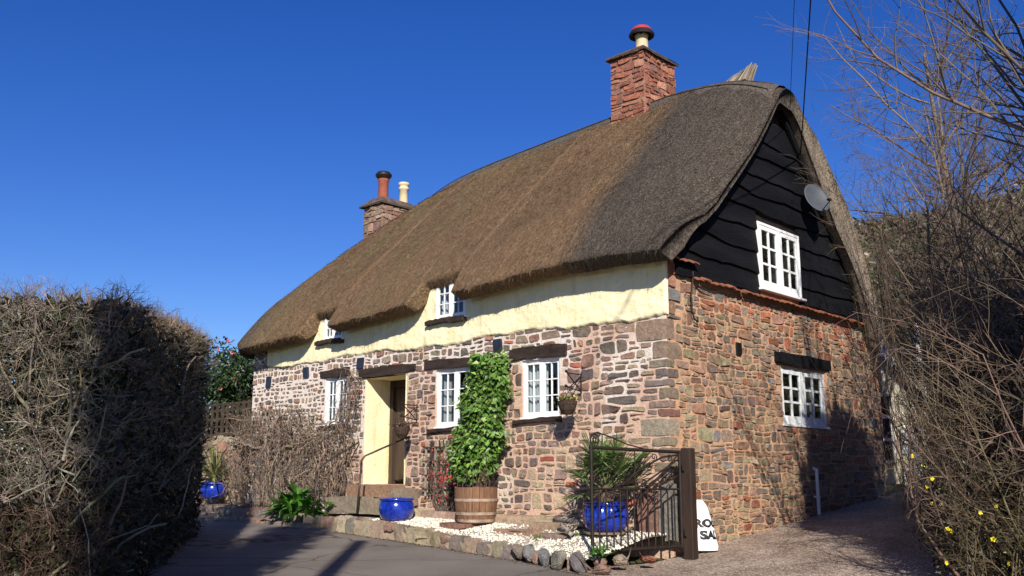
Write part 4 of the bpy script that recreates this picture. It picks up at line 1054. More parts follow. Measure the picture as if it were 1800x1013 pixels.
# ---------------------------------------------------------------- pots, barrel
def pot(name, label, x, y, z, r, h, ribs=0):
    t = thing(name, label, 'plant pot', 'blue glazed pots', loc=(x, y, z))
    prof = [(.60, 0), (.74, .03), (.90, .20), (.99, .42), (1.0, .58), (.96, .74), (.89, .86), (.87, .88)]
    mb = MB(); n = 96 if ribs else 48; vs = []; fs = []
    for rr, zz in prof:
        for k in range(n):
            a = 2*math.pi*k/n; q = rr*r*(1+(.022*math.cos(a*ribs)*math.sin(math.pi*zz) if ribs else 0)); vs.append((x+q*math.cos(a), y+q*math.sin(a), z+zz*h))
    for i in range(len(prof)-1):
        for k in range(n): a = i*n+k; b_ = i*n+(k+1) % n; fs.append((a, b_, b_+n, a+n))
    mb.add(vs, fs); mb.build('pot_body', 'blue_glaze', t, smooth=True)
    mb = MB(); mb.lathe([(.86*r, z+.86*h), (.95*r, z+.885*h), (.985*r, z+.93*h), (.975*r, z+.98*h), (.92*r, z+h), (.86*r, z+.98*h), (.83*r, z+.9*h), (.84*r, z+.55*h)], 48, x, y); mb.build('rim', 'blue_glaze', t, smooth=True)
    mb = MB(); mb.lathe([(0, z+.80*h), (.85*r, z+.78*h)], 24, x, y); mb.build('soil', 'soil', t)
    return t
pot('glazed_pot', 'rounded blue glazed pot without plant beside the door steps', -4.48, -.80, bedz(-4.48, -.8)-.005, .272, .345)
pot('glazed_pot', 'ribbed blue glazed pot holding the fan palm behind the gate', -.69, -.5, .215, .295, .385, 22)
pot('glazed_pot', 'small far blue glazed pot with spiky plant by the garden wall', -10.95, -.15, .49, .285, .33)
mb = MB(); mb.lathe([(0, .20), (.30, .20), (.31, .225), (0, .225)], 20, -.69, -.5); o = mb.build('pot_saucer', 'step_stone', None); tag(o, 'grey stone disc under the ribbed blue pot', 'slab')
BR = thing('barrel_planter', 'weathered half barrel planter with pale hoops', 'planter', loc=(-2.98, -.55, .28))
bx_, by_, bz_ = -2.98, -.58, .275
def brad(t): return .262+.045*t+.018*math.sin(math.pi*t)
ns = 20
for k in range(ns):
    a0 = 2*math.pi*(k+.03)/ns; a1 = 2*math.pi*(k+.97)/ns; vs = []; hh = .50+random.gauss(0, .006)
    for t in np.linspace(0, 1, 6):
        for a, dr in ((a0, 0), ((a0+a1)/2, .003), (a1, 0), (a1, -.024), (a0, -.024)): vs.append((bx_+(brad(t)+dr)*math.cos(a), by_+(brad(t)+dr)*math.sin(a), bz_+hh*t))
    fs = [(i*5+j, i*5+(j+1) % 5, i*5+5+(j+1) % 5, i*5+5+j) for i in range(5) for j in range(5)]+[(4, 3, 2, 1, 0), (25, 26, 27, 28, 29)]
    mb = MB(); mb.add(vs, fs); mb.build('stave', 'barrel_wood', BR)
for t0, t1 in ((.02, .10), (.22, .30), (.60, .68)):
    mb = MB(); mb.lathe([(brad(t0)+.001, bz_+.5*t0), (brad(t0)+.007, bz_+.5*t0), (brad(t1)+.007, bz_+.5*t1), (brad(t1)+.001, bz_+.5*t1)], 40, bx_, by_); mb.build('hoop', 'barrel_hoop', BR, smooth=False)
mb = MB(); mb.lathe([(0, bz_+.47), (brad(.9)-.02, bz_+.45)], 24, bx_, by_); mb.build('soil', 'soil', BR)
o = rough_block(-3.36, -2.86, -.95, -.42, bedz(-3.1, -.7)-.03, .272, (.22, .12, .09), None, 'stand_slab', rs, .012); tag(o, 'reddish flat slab under the half barrel planter', 'slab')

# ---------------------------------------------------------------- climbers and garden plants
def colvar(base, n, s_=.25): return jit(base, n, s_)
# evergreen climber in the barrel
CL = thing('evergreen_climber', 'glossy green climber rising from the half barrel between two windows', 'climber', loc=(-3.0, -.4, .72))
def climber():
    n = 4200; t = rng.uniform(0, 1, n); z = .88+1.88*t
    hw = np.interp(t, [0, .12, .3, .55, .8, .95, 1], [.30, .42, .42, .36, .38, .38, .24]); cx = np.interp(t, [0, .2, .5, 1], [-3.22, -3.20, -3.14, -3.08])
    a = rng.uniform(0, 2*np.pi, n); lump = 1+.14*np.sin(z*9+a*2)+.10*np.sin(z*17+3*a); rr = np.sqrt(rng.uniform(.35, 1, n))*lump
    x = cx+hw*rr*np.cos(a); y = np.interp(t, [0, .5, 1], [-.46, -.30, -.20])+.25*rr*np.sin(a)*np.interp(t, [0, .6, 1], [1.1, 1, .7]); y = np.minimum(y, -.03)
    stray = rng.random(n) < .035; x = np.where(stray, cx+(x-cx)*1.25, x); z = np.where(stray, z+rng.uniform(-.05, .14, n), z)
    P = np.stack([x, y, z], -1); out = np.stack([np.cos(a)*.8, np.sin(a)*.9-.25, np.zeros(n)], -1)
    D = out*.6+np.array([0, 0, -.55])+rng.normal(0, .45, (n, 3)); Nn = out+np.array([0, -.2, .5])+rng.normal(0, .35, (n, 3))
    C = colvar((.06, .125, .018), n, .35); lt = rng.random(n) < .3; C[lt] = colvar((.15, .25, .045), lt.sum(), .2)
    V, F, Cc = leaves_np(P, D, Nn, rng.uniform(.05, .125, n), rng.uniform(.035, .085, n), C)
    big_mesh('foliage', V, F, 'leaf', CL, Cc)
    mb = MB(); r = random.Random(4)
    for k in range(9):
        x = -3.02+r.uniform(-.12, .12); pts = [(x, -.50+r.uniform(-.1, .1), .70)]
        for q in range(7): pts.append((pts[-1][0]+r.gauss(-.03, .03), min(-.08, pts[-1][1]+.075), .70+.24*(q+1)))
        mb.tube(pts, [.014, .013, .012, .011, .01, .009, .008, .006], 5, c=(.09, .06, .045))
    for k in range(30):
        x = -3.02+r.uniform(-.26, .26); y = -.55+r.uniform(-.2, .1); mb.tube([(x, y, .70), (x+r.gauss(0, .05), y, .85), (x+r.gauss(0, .1), y+r.gauss(0, .05), .95+r.random()*.12)], [.006, .005, .003], 4, c=(.10, .06, .05))
    mb.build('stem', 'twig', CL)
climber()
# red-flowered shrub on a fan of grey laths
TR = thing('wall_trellis', 'grey lath trellis with leaning strips left of the barrel', 'trellis', loc=(-4.3, -.06, .65))
r = random.Random(8)
for k in range(9):
    x = -4.66+k*.078; mb = MB(); t = r.gauss(0, .02); mb.add([(x, -.05, .62+r.uniform(-.03, .03)), (x+.024, -.05, .62), (x+.024+t, -.05, 1.50+r.uniform(-.1, .05)), (x+t, -.05, 1.50), (x, -.075, .62), (x+.024, -.075, .62), (x+.024+t, -.075, 1.5), (x+t, -.075, 1.5)], [(3, 2, 1, 0), (4, 5, 6, 7), (0, 1, 5, 4), (1, 2, 6, 5), (2, 3, 7, 6), (3, 0, 4, 7)]); mb.build('lath', 'fence_wood' if k % 3 else 'driftwood', TR)
for z in (.72, .94, 1.16, 1.38):
    mb = MB(); mb.box(-4.70, -3.93, -.092, -.075, z, z+.02); mb.build('lath', 'fence_wood', TR)
QN = thing('flowering_shrub', 'wall shrub dotted with small crimson flowers on the lath trellis', 'shrub', loc=(-4.0, -.12, .3))
def quince():
    r = random.Random(9); mb = MB(); tips = []
    for k in range(46):
        x = -4.05+r.uniform(-.5, .45); pts = [(x*.4-4.0*.6, -.12-r.uniform(0, .1), .34)]
        for q in range(5): pts.append((pts[-1][0]+(x-pts[-1][0])*.3+r.gauss(0, .035), -.10-abs(r.gauss(0, .06)), .34+.19*(q+1)*r.uniform(.6, 1.15)))
        mb.tube(pts, [.007, .006, .005, .005, .004, .003], 4, c=(.11, .085, .07)); tips += pts[2:]
    for k in range(24):
        x = -3.2+r.uniform(-.35, .2); tips.append((x, -.55+r.uniform(-.25, .0), .72+r.random()*.28))
    mb.build('stem', 'twig', QN)
    mb = MB()
    for k in range(150):
        p = Vector(r.choice(tips))+Vector((r.gauss(0, .03), -.02+r.gauss(0, .02), r.gauss(0, .04))); c = r.choice([(.50, .03, .05), (.42, .02, .04), (.58, .10, .10)]); s_ = r.uniform(.008, .014)
        for q in range(5):
            a = q*1.257+r.random(); d = Vector((math.cos(a), -.35+r.gauss(0, .3), math.sin(a))).normalized(); u = d.orthogonal().normalized()
            mb.add([p, p+d*s_+u*s_*.5, p+d*s_*1.5, p+d*s_-u*s_*.5], [(0, 1, 2, 3)], c)
    mb.build('blossom', 'petal', QN)
    n = 160; P = np.array([r.choice(tips) for _ in range(n)])+rng.normal(0, .04, (n, 3)); V, F, C = leaves_np(P, rng.normal(0, 1, (n, 3))+np.array([0, -.4, .3]), rng.normal(0, 1, (n, 3))+np.array([0, -1, 1]), rng.uniform(.03, .06, n), rng.uniform(.015, .03, n), colvar((.10, .14, .03), n))
    big_mesh('foliage', V, F, 'leaf', QN, C)
quince()
# leafless wisteria on the left of the front
WS = thing('leafless_climber', 'tangle of dry bare climber stems against the wall left of the door', 'climber', loc=(-8.4, -.1, .4))
def wisteria():
    mb = MB(); r = random.Random(12)
    for (x0, ln) in ((-8.85, 9), (-8.6, 8), (-9.2, 7)):
        p = [Vector((x0, -.22, .40))]
        for k in range(ln): p.append(p[-1]+Vector((r.gauss(.0, .09), r.gauss(.01, .03), .19)))
        for q in p: q.y = max(-.35, min(-.09, q.y))
        mb.tube(p, list(np.linspace(.065, .035, len(p))), 7, c=(.20, .165, .135))
        for s_ in (-1, 1):
            q = [p[-3]]
            for k in range(9): q.append(q[-1]+Vector((s_*r.uniform(.10, .24), r.gauss(0, .02), r.gauss(.015, .05))))
            for t in q: t.y = max(-.32, min(-.08, t.y))
            mb.tube(q, list(np.linspace(.035, .014, len(q))), 6, c=(.20, .16, .13))
    mb.tube([(-6.75, -.1, .45), (-6.70, -.1, 1.0), (-6.78, -.09, 1.6), (-6.66, -.08, 2.2), (-6.70, -.08, 2.68)], [.03, .026, .022, .018, .012], 6, c=(.17, .13, .11))
    mb.build('trunk', 'twig', WS, smooth=True)
    n = 1350; K = 8
    x = rng.uniform(-10.15, -6.42, n); top = np.interp(x, [-10.1, -9.4, -8.6, -7.7, -7.3, -6.9, -6.75, -6.45], [2.05, 2.22, 2.18, 2.0, 1.72, 1.8, 2.75, 2.7]); z = .45+(top-.45)*rng.uniform(0, 1, n)**.8
    P = np.zeros((n, K, 3)); P[:, 0] = np.stack([x, -rng.uniform(.06, .42, n)*np.interp(z, [.4, 1.6, 2.4], [1.1, .9, .35]), z], -1)
    d = np.stack([rng.normal(0, .55, n), rng.normal(0, .2, n), rng.normal(-.2, 1.0, n)], -1)
    for k in range(1, K):
        d = d+rng.normal(0, .35, (n, 3))*np.array([1, .4, 1])+np.array([0, 0, -.05]); d /= np.linalg.norm(d, axis=1, keepdims=True)
        P[:, k] = P[:, k-1]+d*rng.uniform(.05, .12, (n, 1))
    lim = np.interp(P[..., 0], [-10.2, -9.4, -8.6, -7.7, -7.3, -6.9, -6.75, -6.4], [2.1, 2.3, 2.25, 2.05, 1.76, 1.85, 2.78, 2.7])
    P[..., 2] = np.minimum(np.maximum(P[..., 2], .36), lim+.05); P[..., 1] = np.minimum(P[..., 1], -.05); P[..., 0] = np.clip(P[..., 0], -10.3, -6.38)
    Rd = np.linspace(1, .4, K)[None]*rng.uniform(.0035, .0085, (n, 1)); C = colvar((.21, .155, .115), n, .35)
    Rd[:170] *= 1.9; V, F, Cc = tubes_np(P, Rd, C, 3); tag(big_mesh('dry_stems', V, F, 'twig', WS, Cc), kind='stuff')
wisteria()
# strap-leaved green clump
def strap(mb, p, d, L, W, droop, c, n=6, fold=.25):
    d = Vector(d).normalized(); s_ = d.cross(Vector((0, 0, 1))); s_ = s_.normalized() if s_.length > 1e-4 else Vector((1, 0, 0)); vs = []; q = Vector(p)
    for k in range(n+1):
        t = k/n; w_ = W*(math.sin(math.pi*min(1, .12+t*.88)))**.7*(1 if t < .99 else .05); u = s_.cross(d).normalized()
        vs += [q+s_*w_/2+u*w_*fold, q, q-s_*w_/2+u*w_*fold]
        d = (d+Vector((0, 0, -droop/n))).normalized(); q = q+d*L/n
    mb.add(vs, [(k*3+j, k*3+j+1, k*3+j+4, k*3+j+3) for k in range(n) for j in range(2)], c)
FN = thing('strap_leaf_plant', 'bright green strap leaved clump beside the lane, half in shade', 'plant', loc=(-7.3, -.75, .3))
r = random.Random(14)
for k in range(170):
    a = r.uniform(0, 6.28); e = r.uniform(.35, 1.3); rad = r.uniform(0, .42); mb = MB()
    strap(mb, (-7.25+rad*1.2*math.cos(a), -.70+rad*.6*math.sin(a), .28+.36*(1-rad/.42)*r.random()), (math.cos(a)*math.cos(e), math.sin(a)*math.cos(e), math.sin(e)), r.uniform(.26, .46), r.uniform(.07, .11), r.uniform(.6, 1.6), tuple(np.array((.05, .15, .018))*r.uniform(.5, 1.5)), 6, .18)
    mb.build('leaf', 'leaf', FN, smooth=True)
# spiky plant in the far pot
YU = thing('spiky_plant', 'spiky plant with arching sword leaves in the far blue pot', 'plant', loc=(-10.95, -.15, .8))
for k in range(70):
    a = r.uniform(0, 6.28); e = r.uniform(.15, 1.5); mb = MB()
    strap(mb, (-10.95+.05*math.cos(a), -.15+.05*math.sin(a), .80+r.uniform(0, .18)), (math.cos(a)*math.cos(e), math.sin(a)*math.cos(e), math.sin(e)), r.uniform(.5, .85), r.uniform(.03, .045), r.uniform(.4, 1.3), tuple(np.array((.13, .15, .045))*r.uniform(.6, 1.35)), 7, .2)
    mb.build('leaf', 'leaf', YU, smooth=True)
# fan palm
PM = thing('fan_palm', 'green fan palm in the ribbed blue pot behind the gate', 'palm', loc=(-.69, -.5, .5))
mb = MB(); mb.tube([(-.69, -.5, .46), (-.69, -.5, .70), (-.68, -.5, .82)], [.07, .075, .05], 10, c=(.10, .07, .045)); mb.build('trunk', 'twig', PM)
for k in range(19):
    a = k*2.4+r.gauss(0, .2); e = r.uniform(.35, 1.35) if k < 15 else r.uniform(-.2, .2); ln = r.uniform(.32, .55); mb = MB(); dead = k >= 16
    d = Vector((math.cos(a)*math.cos(e), math.sin(a)*math.cos(e)*.8, math.sin(e))); base = Vector((-.69, -.5, .74)); hub = base+d*ln
    mb.tube([base, base+d*ln*.5+Vector((0, 0, .02)), hub], [.010, .007, .006], 5, c=(.12, .15, .05))
    s_ = d.cross(Vector((0, 0, 1))).normalized(); u = s_.cross(d).normalized(); ns_ = 24; L0 = r.uniform(.34, .44)
    for q in range(ns_):
        th = (q/(ns_-1)-.5)*R_(250); dd = d*math.cos(th)+s_*math.sin(th)+u*.12
        c = tuple(np.array((.12, .085, .05) if dead else (.105, .16, .05))*r.uniform(.6, 1.5))
        strap(mb, hub, dd, L0*(1-.25*abs(q/(ns_-1)-.5)), .024, r.uniform(.1, .55), c, 4, .35)
    mb.build('frond', 'leaf', PM)
# grass tufts and weeds
for i, (x, y, lab, rad, cc) in enumerate(((-1.42, -.98, 'small grass tuft in the gravel left of the boulders', .10, (.13, .16, .04)), (-.98, -.72, 'grass tuft beside the dark flat stone', .09, (.12, .15, .04)), (.08, -1.66, 'leafy green weed growing among the boulders under the gate', .16, (.06, .15, .025)), (-6.2, -.78, 'tiny green weed beside the upper step', .10, (.12, .2, .04)))):
    t = thing('weed_tuft', lab, 'plant', 'weeds by the steps and gravel', loc=(x, y, bedz(x, y) if x > -5.9 else .45)); mb = MB()
    for k in range(34):
        a = r.uniform(0, 6.28); e = r.uniform(.4, 1.4); strap(mb, (x+r.gauss(0, .03), y+r.gauss(0, .03), (bedz(x, y) if i != 3 else .45)-.01+.05*(i == 2)), (math.cos(a)*math.cos(e), math.sin(a)*math.cos(e), math.sin(e)), rad*r.uniform(.6, 1.3), .012 if i < 2 else .035, .6, tuple(np.array(cc)*r.uniform(.6, 1.4)), 4, .2)
    mb.build('leaves', 'leaf', t)
# driftwood
for i, (pts, rr, lab) in enumerate((([(-1.62, -.44, .34), (-1.35, -.5, .36), (-1.1, -.56, .33), (-.98, -.6, .30)], [.03, .05, .045, .02], 'bleached driftwood log lying left of the ribbed pot'), ([(-1.38, -.3, .36), (-1.26, -.42, .55), (-1.22, -.5, .66)], [.04, .03, .012], 'upright forked driftwood root by the wall foot'), ([(-1.3, -.72, .24), (-1.05, -.85, .25), (-.86, -1.0, .2)], [.025, .04, .02], 'weathered driftwood branch at the front of the gravel'))):
    mb = MB(); P = [Vector(p)+Vector((0, 0, 0)) for p in pts]; mb.tube(P, rr, 8)
    for k in range(5):
        b0 = P[1]+(P[2]-P[1])*r.random(); mb.tube([b0, b0+Vector((r.gauss(0, .09), r.gauss(0, .06), r.uniform(.03, .12))), b0+Vector((r.gauss(0, .15), r.gauss(0, .08), r.uniform(.02, .16)))], [.014, .01, .004], 5)
    o = mb.build('driftwood', 'driftwood', None, smooth=True); tag(o, lab, 'driftwood', 'driftwood in the gravel bed')

# ---------------------------------------------------------------- ironwork
for lab, pb, top, end in (('dark metal handrail right of the doorway steps', (-5.42, -.82, .34), (-5.42, -.76, 1.23), (-5.10, -.03, 1.58)), ('dark metal handrail left of the doorway steps', (-6.58, -.82, .34), (-6.57, -.78, 1.08), (-6.42, -.03, 1.52))):
    t = thing('handrail', lab, 'handrail', 'handrails at the door steps', loc=pb)
    mb = MB(); P = [Vector(pb), Vector(top)-Vector((0, 0, .12)), Vector(top)-Vector((0, 0, .05)), Vector(top)+(Vector(end)-Vector(top))*.07, Vector(top)+(Vector(end)-Vector(top))*.2, Vector(end)]
    mb.tube(P[:2], .017, 8); mb.build('post', 'rail_iron', t, smooth=True); mb = MB(); mb.tube(P[1:], .0165, 8); mb.build('rail', 'rail_iron', t, smooth=True)
def spiral(c, u, w_, r0, turns, start, n=26, rmin=.12):
    return [Vector(c)+(Vector(u)*math.cos(start+turns*2*math.pi*k/n)+Vector(w_)*math.sin(start+turns*2*math.pi*k/n))*r0*(1-(1-rmin)*k/n) for k in range(n+1)]
HG = Vector((.245, -.17, 0)); FR = Vector((-.17, -1.44, 0)); GD = (FR-HG).normalized(); GLn = (FR-HG).length
def g(s_, z): return HG+GD*s_+Vector((0, 0, z))
GT = thing('iron_gate', 'black wrought iron garden gate standing open with scrolls', 'gate', loc=tuple(g(0, .04)))
def gbar(name, pts, r_=.012, n=6, par=None):
    mb = MB(); mb.tube(pts, r_, n); return mb.build(name, 'iron', par or GT)
zt0, zt1 = 1.225, 1.265
gbar('frame_stile', [g(0, .05), g(0, zt0+.02)], .022); gbar('frame_stile', [g(GLn, .02), g(GLn, zt1+.02)], .022)
gbar('frame_rail', [g(0, zt0), g(GLn, zt1)], .022); gbar('frame_rail', [g(0, .07), g(GLn, .05)], .022); gbar('frame_rail', [g(0, .765), g(GLn, .775)], .013)
nb = 13
for k in range(1, nb): gbar('bar', [g(GLn*k/nb, .06), g(GLn*k/nb, .77)], .0105)
gbar('brace', [g(.03, 1.18), g(GLn*.62, .50+.0)], .009); gbar('brace', [g(.03, 1.13), g(GLn*.50, .78)], .011); gbar('brace', [g(.03, .93), g(GLn*.30, .78)], .010)
gbar('brace', [g(.03, 1.19), g(GLn*.2, 1.16), g(GLn*.45, 1.02), g(GLn*.62, .86), g(GLn*.75, .79)], .012)
gbar('brace', [g(GLn*.52, 1.24), g(GLn*.52, .78)], .008)
for (s_, z, rr, st, dr) in ((.93, .67+.2, .06, 0, 1), (.62, .90, .075, 1, -1), (.72, .84, .05, 2, 1), (.42, .86, .045, 3, 1), (.30, 1.16, .05, 1.5, -1), (.36, 1.02, .045, .4, 1), (.22, .87, .055, 4, -1), (.10, .92, .05, 2.6, 1), (.52, .70, .05, .2, 1), (.82, .70, .045, 1.0, 1), (.12, 1.14, .05, .5, 1), (.56, .98, .06, .5, 1)):
    gbar('scroll', spiral(g(GLn*s_, z), GD, Vector((0, 0, dr)), rr, 1.4, st), .0075, 5)
gbar('scroll', spiral(g(GLn*.955, 1.36), GD, Vector((0, 0, 1)), .075, 1.6, -.6), .009, 5)
gbar('scroll', [g(GLn*1.0, 1.41), g(GLn*.93, 1.445), g(GLn*.8, 1.40), g(GLn*.6, 1.31), g(GLn*.42, 1.262)], .009, 5)
gbar('latch', [g(GLn+.01, .70), g(GLn+.09, .70), g(GLn+.09, .64)], .010)
GP = thing('gate_post', 'square dark brown timber gate post at the house corner', 'post', loc=(.32, -.10, 0))
mb = MB(); mb.box(.255, .395, -.16, -.035, -.1, 1.275); mb.build('post_shaft', 'post_wood', GP, bevel=.008)
for z in (.22, 1.02):
    mb = MB(); mb.tube([(.30, -.162, z-.04), (.30, -.185, z-.02), (.30, -.185, z+.05), (.30, -.162, z+.07)], .011, 6); mb.build('hinge_pin', 'iron', GP)
# leaning slabs behind the gate
for lab, x0, x1, z1, cc in (('tall reddish stone slab leaning on the wall behind the gate', -.42, -.12, .74, (.22, .12, .09)), ('tall grey stone slab leaning on the wall by the gate post', -.10, .16, .83, (.20, .185, .16))):
    o = rough_block(x0, x1, -.16, -.06, .12, z1, cc, None, 'leaning_slab', rs, .014); tag(o, lab, 'slab', 'slabs leaning behind the gate')
# hanging baskets on brackets
def bracket(label, x, z):
    t = thing('basket_bracket', label, 'bracket', 'hanging basket brackets', loc=(x, -.03, z))
    for nm, pts in (('wall_bar', [(x, -.035, z-.17), (x, -.035, z+.13)]), ('arm', [(x, -.035, z+.10), (x, -.34, z+.10), (x, -.365, z+.115)]), ('arm', [(x, -.035, z-.14), (x, -.30, z-.10), (x, -.37, z-.09)]), ('brace', [(x, -.035, z-.14), (x, -.34, z+.10)]), ('brace', [(x, -.035, z+.08), (x, -.30, z-.10)])):
        mb = MB(); mb.tube(pts, .0085, 6); mb.build(nm, 'iron', t)
    for p in ((x, -.365, z+.125), (x, -.375, z-.08)):
        mb = MB(); mb.lathe([(0, p[2]+.022), (.016, p[2]+.014), (.022, p[2]), (.016, p[2]-.014), (0, p[2]-.022)], 10, p[0], p[1]); mb.build('knob', 'iron', t, smooth=True)
def basket(label, x, y, z, rr, flowers):
    t = thing('hanging_basket', label, 'hanging basket', 'hanging baskets on the front', loc=(x, y, z))
    mb = MB(); r = random.Random(int(z*100)); prof = [(.0, z-.17), (.4*rr, z-.165), (.78*rr, z-.10), (.97*rr, z-.02), (rr, z+.02), (.9*rr, z+.02), (.8*rr, z+.0), (0, z+.01)]
    mb.lathe(prof, 20, x, y); mb.build('basket', 'basket_wicker', t)
    mb = MB()
    for k in range(3): a = k*2.09; mb.tube([(x+rr*math.cos(a), y+rr*math.sin(a), z+.02), (x, y, z+.24)], .003, 4)
    mb.build('chain', 'iron', t)
    n = 130; P = np.stack([x+rng.normal(0, rr*.5, n), y+rng.normal(0, rr*.5, n), z+.02+np.abs(rng.normal(0, .025, n))], -1)
    V, F, C = leaves_np(P, rng.normal(0, .7, (n, 3))+np.array([0, 0, .5]), rng.normal(0, .5, (n, 3))+np.array([0, -.3, 1]), rng.uniform(.03, .065, n), rng.uniform(.015, .035, n), colvar((.10, .11, .04) if flowers else (.085, .055, .035), n, .4))
    big_mesh('foliage', V, F, 'leaf', t, C)
    if flowers:
        n = 40; P = np.stack([x+rng.normal(0, rr*.6, n), y+rng.normal(0, rr*.4, n), z+.05+np.abs(rng.normal(0, .02, n))], -1)
        V, F, C = leaves_np(P, rng.normal(0, .7, (n, 3)), rng.normal(0, .5, (n, 3)), np.full(n, .03), np.full(n, .03), colvar((.55, .42, .10), n, .2)); big_mesh('blossom', V, F, 'petal', t, C)
bracket('black iron basket bracket right of the curtained window', -1.44, 2.24); bracket('black iron basket bracket right of the doorway', -4.92, 1.98)
basket('wicker hanging basket with yellow flowers right of the curtained window', -1.44, -.345, 1.93, .14, True)
basket('withered hanging basket beside the doorway', -4.92, -.345, 1.70, .13, False)
# satellite dish
SDs = thing('satellite_dish', 'grey satellite dish on the black boarded gable', 'satellite dish', loc=(.05, 4.7, 5.5))
def dish():
    dirv = Vector((.80, -.45, .38)).normalized(); c = Vector((.30, 4.10, 5.47)); s_ = dirv.cross(Vector((0, 0, 1))).normalized(); u = s_.cross(dirv); vs = [c-dirv*.03]; fs = []; n = 36; K = 6
    for k in range(1, K+1):
        for i in range(n): a = 2*math.pi*i/n; q = k/K; vs.append(c+(s_*math.cos(a)*.235+u*math.sin(a)*.29)*q+dirv*(.06*q*q-.03))
    for i in range(n): fs.append((0, 1+i, 1+(i+1) % n))
    for k in range(K-1):
        for i in range(n): a = 1+k*n+i; b_ = 1+k*n+(i+1) % n; fs.append((a, a+n, b_+n, b_))
    mb = MB(); mb.add(vs, fs); o = mb.build('reflector', 'dish_grey', SDs, smooth=True); o.modifiers.new('thick', 'SOLIDIFY').thickness = .012
    mb = MB(); mb.tube([c-dirv*.04, c-dirv*.12-Vector((0, 0, .1)), (.02, 4.5, 5.42)], .016, 8); mb.build('mount', 'iron', SDs)
    mb = MB(); e = c-u*.26+dirv*.33; mb.tube([c-u*.28, e], .010, 6); mb.build('feed_arm', 'dish_grey', SDs)
    mb = MB(); mb.tube([e-dirv*.02, e-dirv*.08+u*.05], .024, 8); mb.build('receiver', 'iron', SDs)
dish()
# overhead service cables to a pole beside the photographer
PX = Vector((7.35, -13.05))
TP = thing('telegraph_pole', 'wooden telegraph pole by the lane behind the viewpoint', 'pole', loc=(PX.x, PX.y, road_z(PX.x, PX.y)))
mb = MB(); mb.tube([(PX.x, PX.y, -.9), (PX.x, PX.y, 10.3)], [.15, .11], 14); mb.build('pole_shaft', 'pole_wood', TP, smooth=True)
for lab, a, b_, r_ in (('thin overhead cable dropping to the gable peak', (.26, 3.42, 6.85), (9.15, -12.9, 10.2), .0045), ('thicker overhead cable dropping to the boards right of the gable peak', (.10, 4.05, 6.30), (9.0, -12.0, 10.9), .010)):
    mb = MB(); A, B = Vector(a), Vector(b_); mb.tube([A+(B-A)*t+Vector((0, 0, -.55*4*t*(1-t)*.6)) for t in np.linspace(0, 1, 24)], r_, 5); o = mb.build('overhead_cable', 'cable', None); tag(o, lab, 'cable', 'overhead service cables')

# rock salt bag
SB = thing('salt_bag', 'white plastic sack lettered ROCK SALT slumped against the wall by the gate post', 'sack', loc=(.27, .36, 0))
def sack():
    c = Vector((.20, .38, -.01)); dirv = Vector((.72, -.69, 0)); s_ = Vector((.69, .72, 0)); H = .63
    def half(t): return np.interp(t, [0, .08, .3, .6, .82, .93, 1.0], [.185, .195, .18, .145, .10, .075, .045])
    def dep(t): return np.interp(t, [0, .08, .3, .6, .85, 1], [.10, .125, .125, .10, .05, .02])
    def at(a, t, off=0):
        ca, sa = math.cos(a), math.sin(a); q = lambda v: math.copysign(abs(v)**.8, v)
        f = .004*math.sin(a*3+t*9)+.004*math.sin(a*5-t*14)
        p = c+s_*q(ca)*(half(t)+off+f)+dirv*(q(sa)*(dep(t)+off+f)-.13*t); p.z += H*t; return p
    vs = []; fs = []; n = 48; K = 26
    for k in range(K+1):
        for i in range(n): vs.append(at(2*math.pi*i/n, k/K))
    for k in range(K):
        for i in range(n): a = k*n+i; b_ = k*n+(i+1) % n; fs.append((a, b_, b_+n, a+n))
    fs.append(tuple(range(K*n, K*n+n))); mb = MB(); mb.add(vs, fs); mb.build('sack_body', 'bag_plastic', SB, smooth=True)
    for txt, t0, hgt, sh in (('ROCK', .47, .092, .098), ('SALT', .235, .098, .118)):
        cu = bpy.data.curves.new('t', 'FONT'); cu.body = txt; cu.size = hgt*1.42; cu.align_x = 'CENTER'; cu.offset = .009; to = bpy.data.objects.new('t', cu); col.objects.link(to)
        dg = bpy.context.evaluated_depsgraph_get(); me = bpy.data.meshes.new_from_object(to.evaluated_get(dg)); bpy.data.objects.remove(to)
        bm = bmesh.new(); bm.from_mesh(me)
        for pl in np.linspace(-.3, .3, 60): bmesh.ops.bisect_plane(bm, geom=bm.verts[:]+bm.edges[:]+bm.faces[:], plane_co=(pl, 0, 0), plane_no=(1, 0, 0))
        for v in bm.verts:
            u = v.co.x+sh; t = t0+v.co.y/H; hw = half(t)
            a = math.pi/2-u/(hw*.95); v.co = at(a, t, .0028)
        bm.to_mesh(me); bm.free(); me.materials.clear(); me.materials.append(MATS['ink']); o = link(bpy.data.objects.new('lettering', me), SB); place(o, True)
sack()

# ---------------------------------------------------------------- garden wall, trellis fence and camellia on the left
GWL = thing('garden_wall', 'rough stone garden wall left of the cottage under the lattice fence', 'wall', loc=(-11.3, .1, .4))
rw = random.Random(41); fl = lambda u, w_, d: (u, .12-d, w_)
mb = MB(); mb.box(-13.6, -9.95, .12, .5, 0, 1.72); mb.build('mortar_core', 'mortar_garden', GWL)
gsn = rubble(-13.6, -9.95, lambda u: .3, lambda u: 1.76+.03*math.sin(u*6), lambda u, w_: .13, lambda u, w_: .010, [], rw, 1.6, 7000)
lay(gsn, fl, lambda u, w_, A, r: pick(r, [(2, (.24, .18, .125)), (2, (.27, .21, .15)), (1, (.20, .165, .13)), (1, (.25, .14, .10))]), GWL, rw, 150, proud=.03)
LF = thing('lattice_fence', 'dark wooden square lattice fence on top of the garden wall', 'fence', loc=(-11.5, .42, 1.74))
for k in range(17):
    x = -13.4+k*.205; mb = MB(); mb.box(x, x+(.05 if k % 4 else .08), .40, .43, 1.70, 2.50+rw.gauss(0, .01)); mb.build('upright', 'fence_wood', LF)
